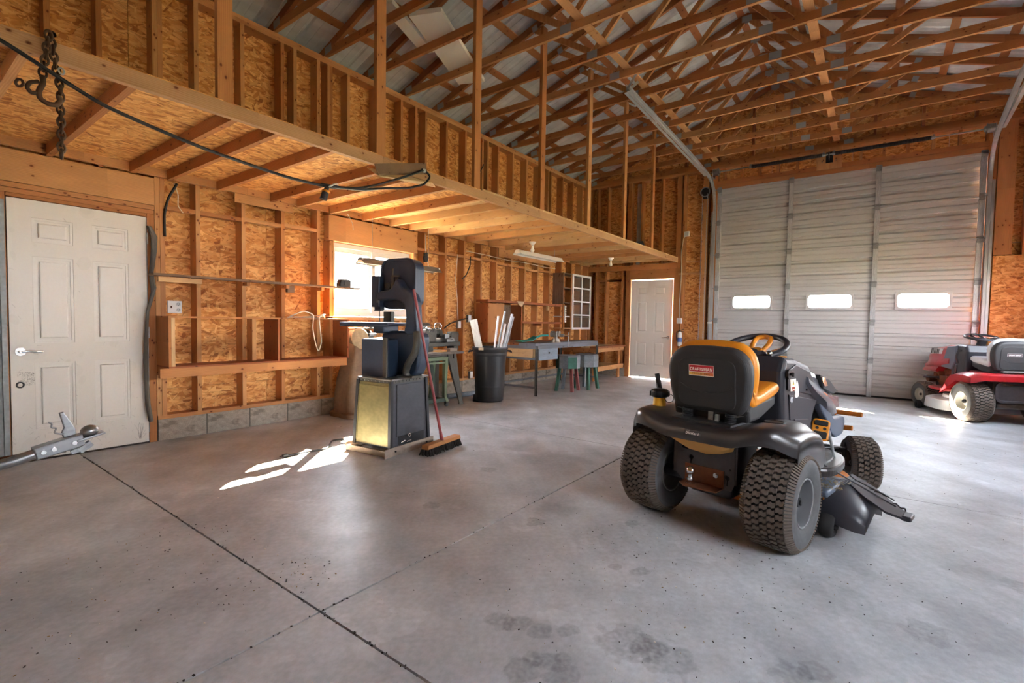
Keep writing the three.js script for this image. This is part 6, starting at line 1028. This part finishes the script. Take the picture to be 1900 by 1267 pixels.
{
  const g = thing('fire_extinguisher', 'small white fire extinguisher hanging beside the far door', 'extinguisher', [2.135, 0.72, -6.58], 0);
  put(g, 'cylinder', lathe([[0.001, 0], [0.042, 0], [0.045, 0.01], [0.045, 0.24], [0.03, 0.28], [0.016, 0.29], [0.001, 0.29]], 26), M.white); put(g, 'label', lathe([[0.0455, 0.08], [0.0458, 0.082], [0.0458, 0.17], [0.0455, 0.172]], 26), std({ color: 0x4c6aa8, roughness: 0.5 })); put(g, 'valve', [CY(0.014, 0.014, 0.03, 0, 0.305, 0), B(0.1, 0.012, 0.02, 0.03, 0.325, 0, [0, 0, 0.25]), B(0.09, 0.01, 0.02, 0.03, 0.3, 0)], M.darkSteel); put(g, 'hose', tube([[-0.015, 0.305, 0], [-0.06, 0.29, 0.01], [-0.065, 0.2, 0.02], [-0.055, 0.1, 0.02]], 0.007), M.black);
}
for (const [lab, p, s] of [['small white junction box high beside the overhead door', [2.2, 2.97, -6.63], [0.1, 0.1, 0.04]], ['white switch box beside the far door', [2.10, 1.23, -6.635], [0.1, 0.11, 0.035]]]) { const g = thing('junction_box', lab, 'switch box', p, 0); put(g, 'box', rb(...s, 0.006), M.white); put(g, 'cover', rb(s[0] * 0.8, s[1] * 0.8, 0.012, 0.003), M.vinyl, [0, 0, s[2] / 2]); }
tag(put(scene, 'electric_wire', tube([[2.16, 2.93, -6.635], [2.13, 2.85, -6.635], [2.1, 2.6, -6.635], [2.12, 2.3, -6.61], [2.12, 2.18, -6.61], [2.11, 2.0, -6.635], [2.09, 1.6, -6.635], [2.1, 1.29, -6.635]], 0.006, 60, 6), std({ color: 0xd9cdb8, roughness: 0.6 })), 'beige cable running down to the white switch box', 'cable');
// wall wiring on the left wall
const wire = (label, pts, r, m) => tag(put(scene, 'electric_wire', tube(pts, r, pts.length * 10, 6), m), label, 'wire');
const romex = std({ color: 0xe6dfd0, roughness: 0.6 });
wire('white wire running along the wall above the far shelves', [[-0.01, 2.28, -2.5], [0.006, 2.27, -3.0], [0.008, 2.25, -3.6], [0.006, 2.26, -4.2], [0.008, 2.245, -4.8], [0.006, 2.25, -5.2]], 0.006, romex);
wire('thin white wire dropping down the stud behind the lathe', [[0.006, 2.2, -2.3], [0.008, 1.8, -2.26], [0.01, 1.5, -2.3], [0.01, 1.3, -2.31], [0.012, 1.17, -2.32]], 0.005, romex);
wire('black cable curving between two switch boxes behind the lathe', [[0.02, 1.04, -2.0], [0.06, 1.12, -2.1], [0.07, 1.17, -2.3], [0.05, 1.2, -2.5]], 0.01, M.cable);
wire('black cable looping down from the blocking right of the window', [[0.01, 2.2, -2.6], [0.015, 2.05, -2.58], [0.012, 1.9, -2.5], [0.012, 1.82, -2.4]], 0.009, M.cable);
wire('black cable rising along the door frame to the loft', [[0.01, 1.9, 1.63], [0.012, 2.1, 1.63], [0.014, 2.25, 1.6], [0.02, 2.4, 1.53]], 0.011, M.cable);
wire('short white wire bent out beside the door header', [[0.012, 2.4, 1.55], [0.012, 2.3, 1.52], [0.012, 2.2, 1.52], [0.012, 2.14, 1.48]], 0.004, romex);
wire('thin white wire dangling from the loft over the window', [[0.1, 2.44, -0.25], [0.12, 2.34, -0.3], [0.13, 2.25, -0.31]], 0.004, romex);
wire('black cable slung across the upper wall studs', [[0.01, 3.75, -2.9], [0.012, 3.5, -2.75], [0.012, 3.1, -2.62], [0.012, 2.75, -2.5]], 0.009, M.cable);
for (const [lab, p] of [['grey metal switch box behind the lathe', [0.015, 1.10, -2.32]], ['grey outlet box behind the white board in the bin', [0.015, 1.2, -2.56]], ['pale outlet box right of the white board in the bin', [0.015, 1.25, -2.83]], ['low grey outlet box beside the bin', [0.015, 0.28, -2.62]]]) { const g = thing('switch_box', lab, 'outlet box', p, 0); put(g, 'box', rb(0.04, 0.12, 0.08, 0.005), M.galvDull, [0.008, 0, 0]); put(g, 'cover', rb(0.006, 0.1, 0.065, 0.002), M.white, [0.03, 0, 0]); }
// ------------------------------------------------------------ litter on the floor
{
  const chip = new THREE.BoxGeometry(0.014, 0.003, 0.006), n = 1000;
  const im = new THREE.InstancedMesh(chip, std({ color: 0x4a4036, roughness: 1 }), n), q = new THREE.Object3D(), col = new THREE.Color();
  for (let i = 0; i < n; i++) {
    let x, z; const u = rnd();
    if (u < 0.4) { x = 4.6 + rr(-1.1, 1.2) * Math.sqrt(rnd()); z = 1.0 + rr(-1.1, 1.2) * Math.sqrt(rnd()); } else if (u < 0.45) { x = 3.24 + rr(-0.16, 0.16); z = 2.12 + rr(-0.12, 0.12); } else if (u < 0.6) { x = rr(2.2, 3.3); z = rr(2.1, 3.1); } else if (u < 0.75) { x = rr(5, 7); z = rr(-4, 1); } else { x = rr(0.2, 7.2); z = rr(-6, 3.2); }
    q.position.set(x, 0.0016, z); q.rotation.set(0, rnd() * 6.3, 0); const k = 0.12 + 0.5 * rnd() ** 2.2; q.scale.set(k, 0.8, k * rr(0.5, 1.4)); q.updateMatrix(); im.setMatrixAt(i, q.matrix);
    const c = rnd(); col.setRGB(...(c < 0.72 ? [0.05, 0.04, 0.035] : c < 0.9 ? [0.35, 0.25, 0.12] : [0.75, 0.7, 0.6])); im.setColorAt(i, col);
  }
  im.material.color.set(0xffffff);
  im.name = 'floor_litter'; im.userData = { label: 'scattered wood chips and dirt on the concrete floor', category: 'litter', kind: 'stuff' }; im.castShadow = im.receiveShadow = true; scene.add(im);
  // crumbs caught in the saw cuts
  const gs = []; for (let i = 0; i < 320; i++) { const along = rnd() < 0.5, s = 0.0015 + 0.005 * rnd() ** 2; gs.push(B(s, 0.004, s * rr(0.6, 2), along ? 3.57 + rr(-0.008, 0.008) : rr(0.1, 5), 0.001, along ? rr(-4, 3.2) : 2.26 + rr(-0.008, 0.008), [0, rnd() * 3, 0])); }
  tag(put(scene, 'joint_dirt', gs, M.joint), 'dark crumbs of dirt along the floor joints', 'dirt').userData.kind = 'stuff';
}
renderer.render(scene, camera);
